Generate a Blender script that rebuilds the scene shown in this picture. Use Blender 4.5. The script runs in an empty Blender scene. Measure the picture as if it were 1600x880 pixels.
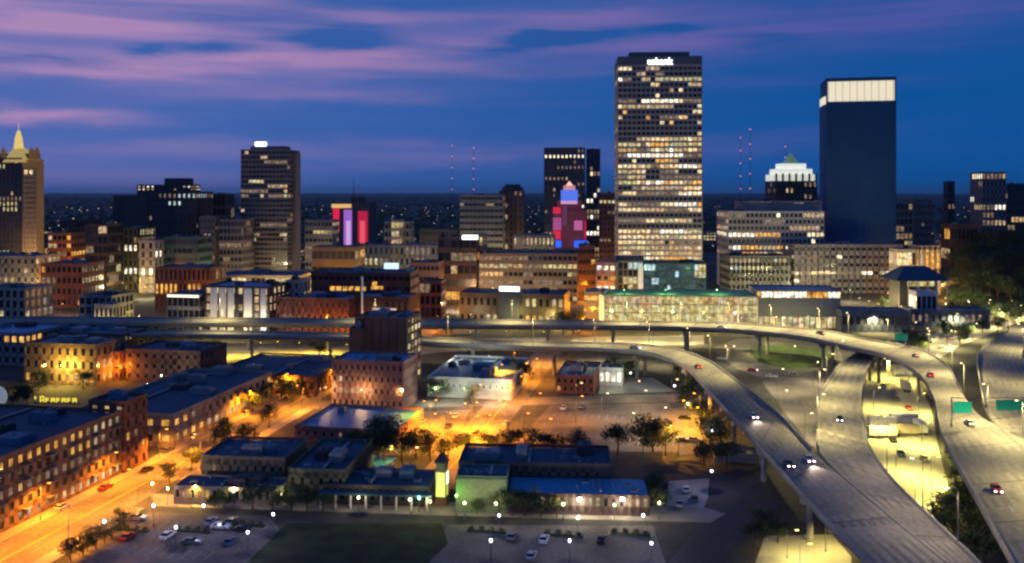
import bpy, bmesh, math, random
from mathutils import Vector, Matrix
random.seed(7)
S = bpy.context.scene
C = S.collection
# ------------------------------------------------------------------ camera
F, H, YH = 1386.0, 80.0, 300.0          # focal length in photo pixels, camera height in metres, horizon row
TH = math.radians(11)                    # the street grid is turned 11 degrees from the view
cam = bpy.data.cameras.new('camera'); co = bpy.data.objects.new('camera', cam); C.objects.link(co); S.camera = co
co.location = (0, 0, H); co.rotation_euler = (math.radians(90), 0, 0)
cam.sensor_width = 36; cam.lens = 36*F/1600; cam.shift_y = -140/1600; cam.clip_start = 1; cam.clip_end = 120000
# ------------------------------------------------------------------ world: dusk sky
W = bpy.data.worlds.new('World'); S.world = W; W.use_nodes = True
wn, wl = W.node_tree.nodes, W.node_tree.links
def N(t, **k):
    n = wn.new(t)
    for a, b in k.items(): setattr(n, a, b)
    return n
def MA(op, a, b=None, clamp=False):
    n = N('ShaderNodeMath', operation=op, use_clamp=clamp)
    for i, v in enumerate((a, b)):
        if v is None: continue
        if isinstance(v, (int, float)): n.inputs[i].default_value = v
        else: wl.new(v, n.inputs[i])
    return n.outputs[0]
def MIX(f, a, b):
    n = N('ShaderNodeMix', data_type='RGBA')
    for i, v in ((0, f), (6, a), (7, b)):
        if isinstance(v, tuple): n.inputs[i].default_value = (*v, 1)
        elif isinstance(v, (int, float)): n.inputs[i].default_value = v
        else: wl.new(v, n.inputs[i])
    return n.outputs[2]
def SS(v, lo, hi):
    n = N('ShaderNodeMapRange', interpolation_type='SMOOTHSTEP')
    wl.new(v, n.inputs[0]); n.inputs[1].default_value = lo; n.inputs[2].default_value = hi
    return n.outputs[0]
tc = N('ShaderNodeTexCoord'); sx = N('ShaderNodeSeparateXYZ'); wl.new(tc.outputs['Generated'], sx.inputs[0])
az = MA('ARCTAN2', sx.outputs[0], sx.outputs[1]); el = MA('ARCSINE', sx.outputs[2])
cv = N('ShaderNodeCombineXYZ'); wl.new(az, cv.inputs[0]); wl.new(el, cv.inputs[1])
mp = N('ShaderNodeMapping'); mp.inputs['Scale'].default_value = (3.0, 48, 1); mp.inputs['Rotation'].default_value = (0, 0, 0.02); wl.new(cv.outputs[0], mp.inputs[0])
nz = N('ShaderNodeTexNoise'); nz.inputs['Scale'].default_value = 1.0; nz.inputs['Detail'].default_value = 5; nz.inputs['Roughness'].default_value = .45; wl.new(mp.outputs[0], nz.inputs[0])
mp2 = N('ShaderNodeMapping'); mp2.inputs['Scale'].default_value = (9, 45, 1); mp2.inputs['Location'].default_value = (3, 1, 5); wl.new(cv.outputs[0], mp2.inputs[0])
nz2 = N('ShaderNodeTexNoise'); nz2.inputs['Scale'].default_value = 1.0; nz2.inputs['Detail'].default_value = 5; wl.new(mp2.outputs[0], nz2.inputs[0])
# wobble the sky coordinates a little so that cloud edges are ragged
wob = MA('MULTIPLY', MA('SUBTRACT', nz2.outputs[0], .5), .035)
elw = MA('ADD', el, wob)
def blob(px, py, rx, ry, slope=0.0):     # soft streak of cloud: centre and half-size as directions in the sky
    a0 = math.atan((px-800)/F); e0 = math.atan((YH-py)/F*math.cos(a0)); ra, re = rx/F, ry/F
    da = MA('SUBTRACT', az, a0); u = MA('DIVIDE', da, ra)
    v = MA('DIVIDE', MA('SUBTRACT', MA('SUBTRACT', elw, e0), MA('MULTIPLY', da, slope)), re)
    return MA('POWER', 2.718, MA('MULTIPLY', MA('ADD', MA('MULTIPLY', u, u), MA('MULTIPLY', v, v)), -1.0))
pink = None
for k, b in [(1.05, (60, 30, 430, 62)), (.8, (190, 98, 330, 17, .09)), (.9, (40, 180, 140, 11)), (.34, (330, 150, 200, 14, .05)), (.34, (560, 112, 240, 16, .06)), (.75, (700, 62, 360, 17, .12)), (.35, (560, 20, 420, 34)), (.5, (980, 38, 420, 12, .03)),
             (.5, (1150, 60, 420, 30, .04)), (.32, (1450, 30, 380, 50)), (.42, (600, 240, 560, 20)), (.42, (1190, 222, 150, 16, .1)), (.3, (620, 147, 180, 12, .04)), (.25, (120, 270, 300, 30))]:
    v = MA('MULTIPLY', blob(*b), k); pink = v if pink is None else MA('ADD', pink, v)
dark = None
for k, b in [(.8, (520, 60, 90, 17)), (.55, (335, 75, 60, 9)), (.85, (870, 60, 130, 16, .12)), (.6, (1055, 46, 45, 11)), (.55, (70, 94, 90, 8)), (.5, (1190, 60, 60, 10)), (.4, (430, 20, 260, 20, .1)), (.5, (230, 78, 30, 7))]:
    v = MA('MULTIPLY', blob(*b), k); dark = v if dark is None else MA('ADD', dark, v)
wisps = MA('MULTIPLY', SS(nz.outputs[0], .45, .8), MA('MULTIPLY', SS(el, .05, .16), .3))
cl = MA('MULTIPLY', MA('ADD', pink, wisps), MA('ADD', MA('MULTIPLY', SS(nz.outputs[0], .3, .68), .68), .36))
cl = MA('SUBTRACT', cl, dark, True)
left = SS(az, .45, -.55)
base = MIX(left, (.002, .082, .315), (.050, .130, .43))
base = MIX(SS(el, .25, 1.2), base, (.02, .06, .22))
base = MIX(SS(el, .035, -.005), base, MIX(left, (.001, .072, .265), (.045, .115, .37)))
cloud = MIX(SS(az, .42, -.45), (.095, .095, .365), (.40, .245, .47))
sky = MIX(cl, base, cloud)
sky = MIX(MA('MULTIPLY', dark, .22, True), sky, (.03, .05, .19))
ns = N('ShaderNodeTexSky', sky_type='NISHITA'); ns.sun_disc = False; ns.sun_elevation = math.radians(-3); ns.sun_rotation = math.radians(-50); ns.ozone_density = 4
add = N('ShaderNodeMix', data_type='RGBA', blend_type='ADD'); add.inputs[0].default_value = .05
wl.new(sky, add.inputs[6]); wl.new(ns.outputs[0], add.inputs[7])
wl.new(add.outputs[2], wn['Background'].inputs[0]); wn['Background'].inputs[1].default_value = 1.0
W.cycles.sampling_method = 'MANUAL'; W.cycles.sample_map_resolution = 512
# the last of the afterglow: sun just under the horizon, front left
sd = bpy.data.lights.new('sun', 'SUN'); sd.energy = .05; sd.angle = math.radians(20); sd.color = (1, .75, .8)
so = bpy.data.objects.new('sun', sd); C.objects.link(so); so.rotation_euler = (math.radians(70), 0, math.radians(230))
S.view_settings.view_transform = 'Standard'; S.view_settings.look = 'None'; S.view_settings.exposure = 0; S.view_settings.gamma = 1
cy = S.cycles; cy.use_denoising = True; cy.denoiser = 'OPENIMAGEDENOISE'; cy.max_bounces = 4; cy.diffuse_bounces = 2; cy.glossy_bounces = 2; cy.transparent_max_bounces = 6
cy.sample_clamp_indirect = 2.0; cy.sample_clamp_direct = 0; cy.filter_width = 2.5; cy.use_adaptive_sampling = False
# ------------------------------------------------------------------ helpers
def gp(x, y, z=0.0):                     # the point of height z seen at photo pixel (x, y)
    Y = (H-z)*F/(y-YH); return Vector(((x-800)*Y/F, Y, z))
def zat(y, Y): return H-(y-YH)*Y/F
def xat(x, Y): return (x-800)*Y/F
U = Vector((math.cos(TH), -math.sin(TH), 0)); V = Vector((math.sin(TH), math.cos(TH), 0))
MATS = {}
def mat(name, col, rough=.85, var=.25, scale=.35, metal=0.0, emit=None, est=0.0, fine=True):
    if name in MATS: return MATS[name]
    m = bpy.data.materials.new(name); m.use_nodes = True; n, l = m.node_tree.nodes, m.node_tree.links
    b = n['Principled BSDF']; b.inputs['Roughness'].default_value = rough; b.inputs['Metallic'].default_value = metal
    if var:
        t = n.new('ShaderNodeNewGeometry')
        def noise(s, d):
            a = n.new('ShaderNodeTexNoise'); a.inputs['Scale'].default_value = s; a.inputs['Detail'].default_value = d; l.new(t.outputs['Position'], a.inputs[0]); return a.outputs[0]
        r = n.new('ShaderNodeMapRange'); r.inputs[1].default_value = .3; r.inputs[2].default_value = .7; r.inputs[3].default_value = 1-var; r.inputs[4].default_value = 1+var
        l.new(noise(scale*.25, 6), r.inputs[0])
        k = n.new('ShaderNodeVectorMath'); k.operation = 'SCALE'; k.inputs[0].default_value = col; l.new(r.outputs[0], k.inputs['Scale'])
        r2 = n.new('ShaderNodeMapRange'); r2.inputs[1].default_value = .3; r2.inputs[2].default_value = .7; r2.inputs[3].default_value = 1-var*.6; r2.inputs[4].default_value = 1+var*.6
        l.new(noise(scale*4, 3), r2.inputs[0])
        k2 = n.new('ShaderNodeVectorMath'); k2.operation = 'SCALE'; l.new(k.outputs[0], k2.inputs[0]); l.new(r2.outputs[0], k2.inputs['Scale'])
        l.new(k2.outputs[0], b.inputs['Base Color'])
    else: b.inputs['Base Color'].default_value = (*col, 1)
    if emit:
        b.inputs['Emission Color'].default_value = (*emit, 1); b.inputs['Emission Strength'].default_value = est
        m.cycles.emission_sampling = 'NONE'
    MATS[name] = m; return m
def pane_mat(name, emit, est, var=.55):   # a lit room behind glass: brightness differs from place to place
    m = mat(name, (.012, .015, .022), .12, 0, emit=emit, est=est); n, l = m.node_tree.nodes, m.node_tree.links; b = n['Principled BSDF']
    g = n.new('ShaderNodeNewGeometry'); a = n.new('ShaderNodeTexNoise'); a.inputs['Scale'].default_value = .42; a.inputs['Detail'].default_value = 3; l.new(g.outputs['Position'], a.inputs[0])
    r = n.new('ShaderNodeMapRange'); r.inputs[1].default_value = .3; r.inputs[2].default_value = .7; r.inputs[3].default_value = est*.25; r.inputs[4].default_value = est*(1.45+var); l.new(a.outputs[0], r.inputs[0])
    a2 = n.new('ShaderNodeTexNoise'); a2.inputs['Scale'].default_value = .23; l.new(g.outputs['Position'], a2.inputs[0]); mx = n.new('ShaderNodeMix'); mx.data_type = 'RGBA'; rr = n.new('ShaderNodeMapRange'); rr.inputs[1].default_value = .35; rr.inputs[2].default_value = .65; l.new(a2.outputs[0], rr.inputs[0]); l.new(rr.outputs[0], mx.inputs[0])
    mx.inputs[6].default_value = (emit[0], emit[1]*.84, emit[2]*.6, 1); mx.inputs[7].default_value = (emit[0]*.95, min(1, emit[1]*1.1), min(1, emit[2]*1.5), 1); l.new(mx.outputs[2], b.inputs['Emission Color'])
    l.new(r.outputs[0], b.inputs['Emission Strength']); return m
PANES = [mat('dark_glass', (.012, .016, .026), .12, 0), mat('dull_glass', (.03, .032, .04), .3, 0),
         pane_mat('dim_window', (1, .68, .38), .2), pane_mat('warm_window', (1, .68, .33), .5), pane_mat('bright_window', (1, .74, .36), .95),
         pane_mat('white_window', (1, .86, .60), 1.3), pane_mat('cool_window', (.62, .82, 1), .7), pane_mat('amber_window', (1, .48, .08), .8), pane_mat('olive_window', (.95, .80, .34), .55), mat('blue_glass', (.001, .070, .19), .6, .15, .1), pane_mat('teal_window', (.30, .62, .60), .10)]
DK, DU, DI, WA, BR, WH, CO, AM, OL, BG, TE = range(11)
asphalt = mat('asphalt', (.055, .052, .052), .9, .3, .3)
asphalt2 = mat('worn_asphalt', (.13, .118, .105), .9, .45, .3)
concrete = mat('concrete', (.33, .31, .27), .9, .2, .3)
deckm = mat('deck_concrete', (.24, .225, .185), .85, .3, .12); deck2 = mat('deck_patch', (.20, .185, .155), .85, .3, .2); trackm = mat('wheel_track', (.215, .20, .165), .8, .3, .3); jointm = mat('joint_rubber', (.04, .04, .04), .8, 0)
pavem = mat('pavement', (.28, .25, .21), .9, .2, .5)
grassm = mat('grass', (.018, .032, .009), 1, .6, .9)
groundm = mat('ground', (.052, .05, .045), 1, .5, .05)
tan = mat('tan_stone', (.36, .29, .21), .9, .15); beige = mat('beige_stone', (.45, .38, .29), .9, .15); grey = mat('grey_concrete', (.26, .25, .25), .9, .18)
pale = mat('pale_panel', (.55, .53, .5), .8, .1); white = mat('white_paint', (.75, .73, .70), .7, .1); darkm = mat('dark_panel', (.045, .043, .048), .6, .2)
brick = mat('brown_brick', (.16, .085, .06), .9, .3, .6); redbrick = mat('red_brick', (.21, .085, .055), .9, .3, .6); pinkbrick = mat('pink_brick', (.34, .19, .15), .9, .2, .6)
darkbrick = mat('dark_brick', (.085, .055, .05), .9, .3, .6); bronze = mat('bronze_panel', (.10, .08, .065), .5, .2); olive = mat('olive_panel', (.2, .19, .12), .85, .2)
roofn = mat('dark_roof', (.022, .07, .12), .8, .35, .2); roofb = mat('blue_grey_roof', (.08, .16, .24), .7, .25, .2); roofm = mat('metal_roof', (.035, .27, .46), .5, .15, .2); roofl = mat('light_roof', (.42, .44, .46), .7, .2, .2)
bglass = mat('blue_curtain_glass', (.001, .075, .20), .7, .1); gglass = mat('green_curtain_glass', (.05, .10, .10), .3, .15)
steel = mat('steel', (.3, .3, .3), .5, .1, metal=.6); polem = mat('pole_paint', (.16, .155, .15), .6, .1); greenr = mat('green_roof', (.20, .34, .20), .8, .25, .3)
paint = mat('road_paint', (.33, .31, .26), .8, .2); blackm = mat('black_rubber', (.02, .02, .02), .8, 0)
class MB:
    def __init__(s): s.v = []; s.f = []; s.m = []
    def face(s, pts, m=0):
        i = len(s.v); s.v += [tuple(p) for p in pts]; s.f.append(tuple(range(i, i+len(pts)))); s.m.append(m)
    def box(s, x0, x1, y0, y1, z0, z1, m=0, bottom=True):
        i = len(s.v); s.v += [(x0,y0,z0),(x1,y0,z0),(x1,y1,z0),(x0,y1,z0),(x0,y0,z1),(x1,y0,z1),(x1,y1,z1),(x0,y1,z1)]
        fs = [(4,5,6,7),(0,1,5,4),(1,2,6,5),(2,3,7,6),(3,0,4,7)] + ([(3,2,1,0)] if bottom else [])
        for f in fs: s.f.append(tuple(i+k for k in f)); s.m.append(m)
    def prism(s, pts, z0, z1, m=0):
        n = len(pts); i = len(s.v); s.v += [(p[0],p[1],z0) for p in pts]+[(p[0],p[1],z1) for p in pts]
        s.f.append(tuple(i+n+k for k in range(n))); s.m.append(m); s.f.append(tuple(i+k for k in reversed(range(n)))); s.m.append(m)
        for k in range(n): s.f.append((i+k, i+(k+1)%n, i+n+(k+1)%n, i+n+k)); s.m.append(m)
    def tube(s, p, q, r, r2=None, n=6, m=0):
        p, q = Vector(p), Vector(q); r2 = r if r2 is None else r2; d = (q-p).normalized(); a = d.orthogonal().normalized(); b = d.cross(a); i = len(s.v)
        for c, rr in ((p, r), (q, r2)):
            for k in range(n):
                t = 2*math.pi*k/n; s.v.append(tuple(c+a*math.cos(t)*rr+b*math.sin(t)*rr))
        for k in range(n): s.f.append((i+k, i+(k+1)%n, i+n+(k+1)%n, i+n+k)); s.m.append(m)
        s.f.append(tuple(i+n+k for k in range(n))); s.m.append(m); s.f.append(tuple(i+k for k in reversed(range(n)))); s.m.append(m)
    def mesh(s, name, mats):
        me = bpy.data.meshes.new(name); me.from_pydata(s.v, [], s.f)
        for x in (mats if isinstance(mats, (list, tuple)) else [mats]): me.materials.append(x)
        me.polygons.foreach_set('material_index', s.m); me.update(); return me
    def build(s, name, mats, parent=None, loc=None, rot=0): return link(name, s.mesh(name, mats), parent, loc, rot)
def link(name, data, parent=None, loc=None, rot=0):
    o = bpy.data.objects.new(name, data); C.objects.link(o)
    if parent: o.parent = parent
    if loc is not None: o.location = loc
    if rot: o.rotation_euler[2] = rot
    return o
PLACES = []; SEEN = {}
def by(loc, what, close='by the'):        # say which building it stands at
    b = min(PLACES, key=lambda q: (q[0][0]-loc[0])**2+((q[0][1]-loc[1])*(.5 if q[0][1] > loc[1] else 1.6))**2)
    k = (what, b[1]); n = SEEN.get(k, 0); SEEN[k] = n+1
    return what, b[1], n
def tag(o, label, cat, group=None, kind=None):
    o['label'] = label
    if cat: o['category'] = cat
    if group: o['group'] = group
    if kind: o['kind'] = kind
    return o
def root(name, label, cat, loc, rot=0, group=None): return tag(link(name, None, None, loc, rot), label, cat, group)
def struct(o, label=None, kind='structure'):
    o['kind'] = kind
    if label: o['label'] = label
    return o
def copy_tree(o, parent=None):
    c = o.copy(); C.objects.link(c); c.parent = parent
    for ch in list(o.children): copy_tree(ch, c)
    return c
ORD = ['first','second','third','fourth','fifth','sixth','seventh','eighth','ninth','tenth','eleventh','twelfth','thirteenth','fourteenth','fifteenth','sixteenth','seventeenth','eighteenth','nineteenth','twentieth']
# ------------------------------------------------------------------ buildings
def pick(rng, lit, pal):
    if rng.random() > lit: return DK if rng.random() < .7 else DU
    return rng.choice(pal)
WARM = [DI, DI, WA, WA, BR, WH, OL]; OFFICE = [DI, WA, BR, BR, WH, OL, WA]; DIMP = [DI, DI, DI, WA, OL]; AMB = [DI, AM, WA, AM]; COOL = [CO, WH, DI, BR]
def facade(root_, wallmb, face, w, dep, h, zb, fl, ba, lit, pal, fw, fh, rng, Y, proud, budget, joined, rowp, frame):
    """piers and spandrels stand proud of the core; the panes sit back between them"""
    L = w if face == 'front' else dep
    if fl < 1 or ba < 1: return budget
    bw, fhh = L/ba, (h-zb)/fl
    pw, ph = bw*fw, fhh*fh
    def bar(a0, a1, z0, z1):
        if face == 'front': wallmb.box(-w/2+a0, -w/2+a1, 0, proud+.05, z0, z1)
        elif face == 'right': wallmb.box(w/2-proud-.05, w/2, a0, a1, z0, z1)
        else: wallmb.box(-w/2, -w/2+proud+.05, a0, a1, z0, z1)
    q = .003
    for i in range(ba+1):
        g = bw*(1-fw)/2; c = i*bw
        bar(max(0, c-g) + (proud+.06 if face != 'front' and i == 0 else 0), min(L, c+g), zb, h-q)
    for j in range(fl):
        z0 = zb+j*fhh; s0 = fhh*(1-fh)
        bar(.01 if face == 'front' else proud+.07, L-.01, z0+.002*(j+1), z0+s0*.62)
        bar(.012 if face == 'front' else proud+.072, L-.012, z0+fhh-s0*.38, z0+fhh-.004)
    ind = budget > 0 and pw*F/Y >= 5.0 and ph*F/Y >= 4.2
    rot = {'front': 0, 'right': math.pi/2, 'left': -math.pi/2}[face]
    key = {}
    for j in reversed(range(fl)):
        rp = lit*rowp(rng, j, fl); run = None
        for i in range(ba):
            if run is None or rng.random() < .34: run = pick(rng, rp, pal)
            a = (i+.5)*bw; z = zb+j*fhh+fhh*(1-fh)*.62+ph/2
            p = {'front': (-w/2+a, proud-.03, z), 'right': (w/2-proud+.03, a, z), 'left': (-w/2+proud-.03, a, z)}[face]
            if ind and budget > 0:
                if run not in key:
                    mb = MB(); e = min(.12, pw*.08) if frame else 0
                    mb.face([(-pw/2+e,0,-ph/2+e),(pw/2-e,0,-ph/2+e),(pw/2-e,0,ph/2-e),(-pw/2+e,0,ph/2-e)], 0)
                    if frame:
                        for bx in ((-pw/2,-pw/2+e,-ph/2,ph/2),(pw/2-e,pw/2,-ph/2,ph/2),(-pw/2+e,pw/2-e,-ph/2,-ph/2+e),(-pw/2+e,pw/2-e,ph/2-e,ph/2),(-e*.4,e*.4,-ph/2+e,ph/2-e)): mb.box(bx[0], bx[1], -.08, .02, bx[2], bx[3], 1)
                    key[run] = mb.mesh('window', [PANES[run], darkm])
                link('window', key[run], root_, p, rot); budget -= 1
            else:
                x, y, z_ = p
                if face == 'front': joined.face([(x-pw/2,y,z_-ph/2),(x+pw/2,y,z_-ph/2),(x+pw/2,y,z_+ph/2),(x-pw/2,y,z_+ph/2)], run)
                elif face == 'right': joined.face([(x,y-pw/2,z_-ph/2),(x,y+pw/2,z_-ph/2),(x,y+pw/2,z_+ph/2),(x,y-pw/2,z_+ph/2)], run)
                else: joined.face([(x,y+pw/2,z_-ph/2),(x,y-pw/2,z_-ph/2),(x,y-pw/2,z_+ph/2),(x,y+pw/2,z_+ph/2)], run)
    return budget
def clusters(rng, j, fl): return rng.choice((.15, .6, 1, 1.2, 2.0))
def bw_(label, loc, w, dep, h, wall, roof, fl=0, ba=0, lit=.3, pal=WARM, rot=TH, fw=.62, fh=.55, zb=0, sides=True, units=3, budget=300, rowp=clusters, name='building', frame=False, sb=None, seed=None, parapet=.9, cat='building', group=None):
    """building at a world place: origin at the middle of its front foot, depth along +y"""
    rng = random.Random(seed if seed is not None else hash((round(loc[0]), round(loc[1]), round(w))) & 0xffff)
    r = root(name, label, cat, Vector((loc[0], loc[1], 0)), -rot, group); PLACES.append((loc, label)); Y = loc[1]; proud = .3 if fl else 0
    mb = MB(); mb.box(-w/2+proud, w/2-proud, proud, dep-.01, 0, h-.35, 0, False)
    if fl and zb > .3:
        mb.box(-w/2+.02, w/2-.02, .02, proud+.1, 0, zb-.01); mb.box(w/2-proud-.1, w/2-.02, proud+.11, dep, 0, zb-.01); mb.box(-w/2+.02, -w/2+proud+.1, proud+.11, dep, 0, zb-.01)
    jo = MB(); b = budget
    b = facade(r, mb, 'front', w, dep, h-.01, zb, fl, ba, lit, pal, fw, fh, rng, Y, proud, b, jo, rowp, frame)
    if sides and fl:
        n = sb or max(1, round(ba*dep/w))
        cx = -loc[0]*math.cos(rot)+loc[1]*math.sin(rot)      # camera in local x
        for fc, vis in (('right', cx > w/2), ('left', cx < -w/2)):
            b = facade(r, mb, fc, w, dep, h-.01, zb, fl, n, lit, pal, fw, fh, rng, Y, proud, b if vis else 0, jo, rowp, frame)
    mb.build('wall', wall, r)
    if jo.f: jo.build('glazing', PANES, r)['kind'] = 'stuff'
    ro = MB(); ro.box(-w/2+.32, w/2-.32, .32, dep-.32, h-.34, h-.05); RF = ro.build('roof', roof, r)
    if parapet:
        p = MB(); t = .3; z0, z1 = h+.002, h+parapet
        p.box(-w/2-.05, w/2+.05, -.05, t, z0, z1); p.box(-w/2-.05, w/2+.05, dep-t, dep+.05, z0, z1); p.box(-w/2-.05, -w/2+t, t+.002, dep-t-.002, z0, z1-.003); p.box(w/2-t, w/2+.05, t+.002, dep-t-.002, z0, z1-.003)
        p.build('parapet', wall, RF)
    for k in range(units):
        uw, ud, uh = rng.uniform(2, min(6, w*.25)+2), rng.uniform(2, min(5, dep*.25)+2), rng.uniform(1.2, 2.6)
        x, y = rng.uniform(-w/2+uw, w/2-uw) if w > 2*uw+1 else 0, rng.uniform(dep*.2, max(dep*.21, dep-ud-1.2))
        u = MB(); u.box(x-uw/2, x+uw/2, y, y+ud, h-.06, h+uh); u.box(x-uw/2+.4, x+uw/2-.4, y+.4, y+ud-.4, h+uh, h+uh+.25); u.tube((x, y+ud/2, h+uh+.25), (x, y+ud/2, h+uh+.6), .5, n=8)
        u.build('roof_unit', rng.choice((grey, steel, roofb, darkm)), RF)
    if loc[1] < 400 and w > 8:
        for k in range(7):
            x, y = rng.uniform(-w/2+1.5, w/2-1.5), rng.uniform(1.5, dep-1.5); u = MB(); u.tube((x, y, h-.06), (x, y, h+rng.uniform(.5, 1.3)), .16, n=7); u.tube((x, y, h+.6), (x, y, h+.75), .3, .24, 7); u.build('vent_pipe', steel, RF)
        for k in range(3):
            x, y = rng.uniform(-w/2+2.5, w/2-2.5), rng.uniform(2.5, dep-2.5); u = MB(); u.box(x-.9, x+.9, y-.6, y+.6, h-.06, h+.3); u.box(x-.8, x+.8, y-.5, y+.5, h+.3, h+.42, 1); u.build('skylight', [roofl, PANES[DU]], RF)
        x = rng.uniform(-w/4, w/4); u = MB(); u.box(x-.35, x+.35, 1.5, dep-2, h+.15, h+.6); u.build('duct', steel, RF)
    return r
def bp(label, x0, x1, yt, Y, dep, wall, roof, *a, rot=TH, **k):
    if 'fw' not in k and Y > 450: g = random.Random(int(x0*7+x1)); k['fw'] = g.choice((.42, .5, .62, .78, .9)); k.setdefault('fh', g.choice((.4, .5, .6, .7)))
    """the same from its front's left and right edge and its top in the photograph and its distance"""
    return bw_(label, (xat((x0+x1)/2, Y), Y), (x1-x0)*Y/F, dep, zat(yt, Y), wall, roof, *a, rot=rot, **k)
def addbox(r, name, m, x0, x1, y0, y1, z0, z1):
    mb = MB(); mb.box(x0, x1, y0, y1, z0, z1); return mb.build(name, m, r)
# ------------------------------------------------------------------ ground, streets, lots
mb = MB(); mb.face([(-60000,-400,0),(60000,-400,0),(60000,60000,0),(-60000,60000,0)]); struct(mb.build('ground', groundm), 'dark city ground reaching to the horizon')
def sheet(name, label, px, z, m, kerb=0, world=False):
    pts = [p if world else gp(*p) for p in px]; a = sum(pts[i][0]*pts[(i+1)%len(pts)][1]-pts[(i+1)%len(pts)][0]*pts[i][1] for i in range(len(pts)))
    if a < 0: pts.reverse()
    mb = MB()
    if kerb: mb.prism(pts, 0, z)
    else: mb.face([(p[0], p[1], z) for p in pts])
    return struct(mb.build(name, m), label)
def strip(p, d, t0, t1, hw):
    n = Vector((d[1], -d[0], 0)); return [p+d*t0-n*hw, p+d*t0+n*hw, p+d*t1+n*hw, p+d*t1-n*hw]
S1 = Vector((-99.7, 249.8, 0)); S2 = Vector((-14.0, 277.0, 0))
sheet('street', 'broad street running back beside the brick apartment block', strip(S1, V, -95, 290, 7.5), .04, asphalt2, world=True)
sheet('street', 'street running back under the elevated road past the red brick house', strip(S2, V, -38, 330, 7), .044, asphalt2, world=True)
sheet('street', 'narrow cross street in front of the long low hall', [(235,772),(700,785),(1100,793),(1135,803),(1110,817),(700,806),(240,791)], .048, pavem)
sheet('street', 'cross street behind the pink brick loft building', [(380,642),(480,627),(800,622),(1090,615),(1096,627),(800,634),(480,640),(390,656)], .052, asphalt2)
for k, (a, b) in enumerate(((-95, 46), (56, 130))):
    sheet('pavement', ('pavement at the foot of the brick apartment block', 'pavement along the long flat-roofed warehouse')[k], strip(S1-U*9.6, V, a, b, 2.0), .14, pavem, 1, True)
sheet('pavement', 'pavement across the street from the apartment block', strip(S1+U*9.6, V, -95, -24, 2.0), .14, pavem, 1, True)
sheet('pavement', 'pavement beside the hall at the street corner', strip(S1+U*9.6, V, -2, 80, 2.0), .14, pavem, 1, True)
sheet('parking_lot', 'grey parking lot with lamps in the lower left', [(110,868),(235,800),(420,806),(440,832),(400,880),(330,910),(100,905)], .02, asphalt2)
sheet('lawn', 'dark lawn strip between the street and the grey parking lot', [(80,872),(190,800),(232,796),(108,866)], .024, grassm)
sheet('lawn', 'dark lawn in front of the hall', [(448,818),(690,818),(700,850),(640,905),(360,905)], .024, grassm)
sheet('plaza', 'paved plaza with lamps in front of the blue-roofed wing', [(700,820),(1020,822),(1040,880),(1030,905),(660,905)], .02, asphalt2)
sheet('parking_lot', 'brown asphalt lot beside the middle street', [(860,634),(1045,630),(1070,690),(1060,706),(790,706)], .02, asphalt2)
sheet('parking_lot', 'lot lit orange left of the middle street', [(620,645),(735,640),(700,712),(590,712)], .02, asphalt2)
sheet('parking_lot', 'yellow lit lot below the curving ramp', [(1045,640),(1085,632),(1112,705),(1062,712)], .028, asphalt2)
sheet('parking_lot', 'pale green lit lot beside the red brick house', [(940,592),(1020,590),(1055,612),(935,616)], .028, concrete)
sheet('parking_lot', 'pale yard right of the blue-roofed wing', [(1045,752),(1108,748),(1105,800),(1040,800)], .028, concrete)
sheet('road', 'dark service road beneath the ramp at lower right', [(1120,742),(1190,742),(1215,790),(1130,870),(1100,910),(1020,910),(1085,830)], .032, asphalt)
sheet('parking_lot', 'empty lot between the two ramps', [(1190,596),(1290,592),(1278,640),(1276,705),(1230,650)], .02, asphalt2)
sheet('loop_road', 'loop road around the grass oval', [(1110,545),(1150,575),(1200,595),(1290,592),(1320,570),(1310,540),(1240,528),(1150,530)], .012, asphalt2)
sheet('lawn', 'grass oval inside the loop road', [(1168,548),(1185,566),(1230,577),(1280,574),(1300,560),(1290,546),(1230,538),(1180,540)], .03, mat('painted_lit_grass', (.05, .085, .02), 1, .5, .9))  # lamplight on the oval is painted into a lighter grass colour
sheet('yard', 'bright yellow lit yard between the freeway ramps', [(1352,566),(1425,572),(1455,640),(1466,700),(1482,760),(1468,812),(1430,818),(1392,770),(1358,715),(1348,640)], .02, concrete)
sheet('yard', 'yellow lit yard under the ramp at the bottom edge', [(1195,838),(1300,835),(1330,870),(1330,910),(1170,910)], .02, concrete)
sheet('street', 'bright avenue leading away at the right edge', [(1395,560),(1480,510),(1600,470),(1700,470),(1600,500),(1500,540),(1450,570)], .016, concrete)
sheet('street', 'lit street running beneath the elevated road', [(120,534),(560,534),(690,530),(1100,524),(1100,538),(690,550),(560,566),(120,568)], .012, concrete)
def lines(parent_name, label, segs, hw, m, z):
    l = MB()
    for p, q in segs:
        d = (q-p).normalized(); s = Vector((-d.y, d.x, 0))*hw; k = Vector((0, 0, z)); l.face([p-s+k, q-s+k, q+s+k, p+s+k])
    o = l.build('road_marking', m); o['kind'] = 'structure'; o['label'] = label; return o
ypaint = mat('yellow_paint', (.6, .4, .05), .8, .2)
for P_, nme, t0, t1 in ((S1, 'apartment street', -90, 120), (S2, 'middle street', -30, 150)):
    lines('', 'double yellow centre line of the '+nme, [(P_+V*t0+U*s, P_+V*t1+U*s) for s in (-.2, .2)], .08, ypaint, .058)
    lines('', 'white lane dashes of the '+nme, [(P_+V*t+U*s, P_+V*(t+3)+U*s) for t in range(t0, t1, 9) for s in (-3.5, 3.5)], .08, paint, .058)
lines('', 'zebra crossing before the brick tower corner', [(S1-U*6.6+U*k*1.3-V*3, S1-U*6.6+U*k*1.3) for k in range(11)], .3, paint, .058)
def stalls(label, c, n, d, e, L): lines('', label, [(gp(*c)+d*(k*2.7), gp(*c)+d*(k*2.7)+e*L) for k in range(n)], .07, paint, .04)
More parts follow.
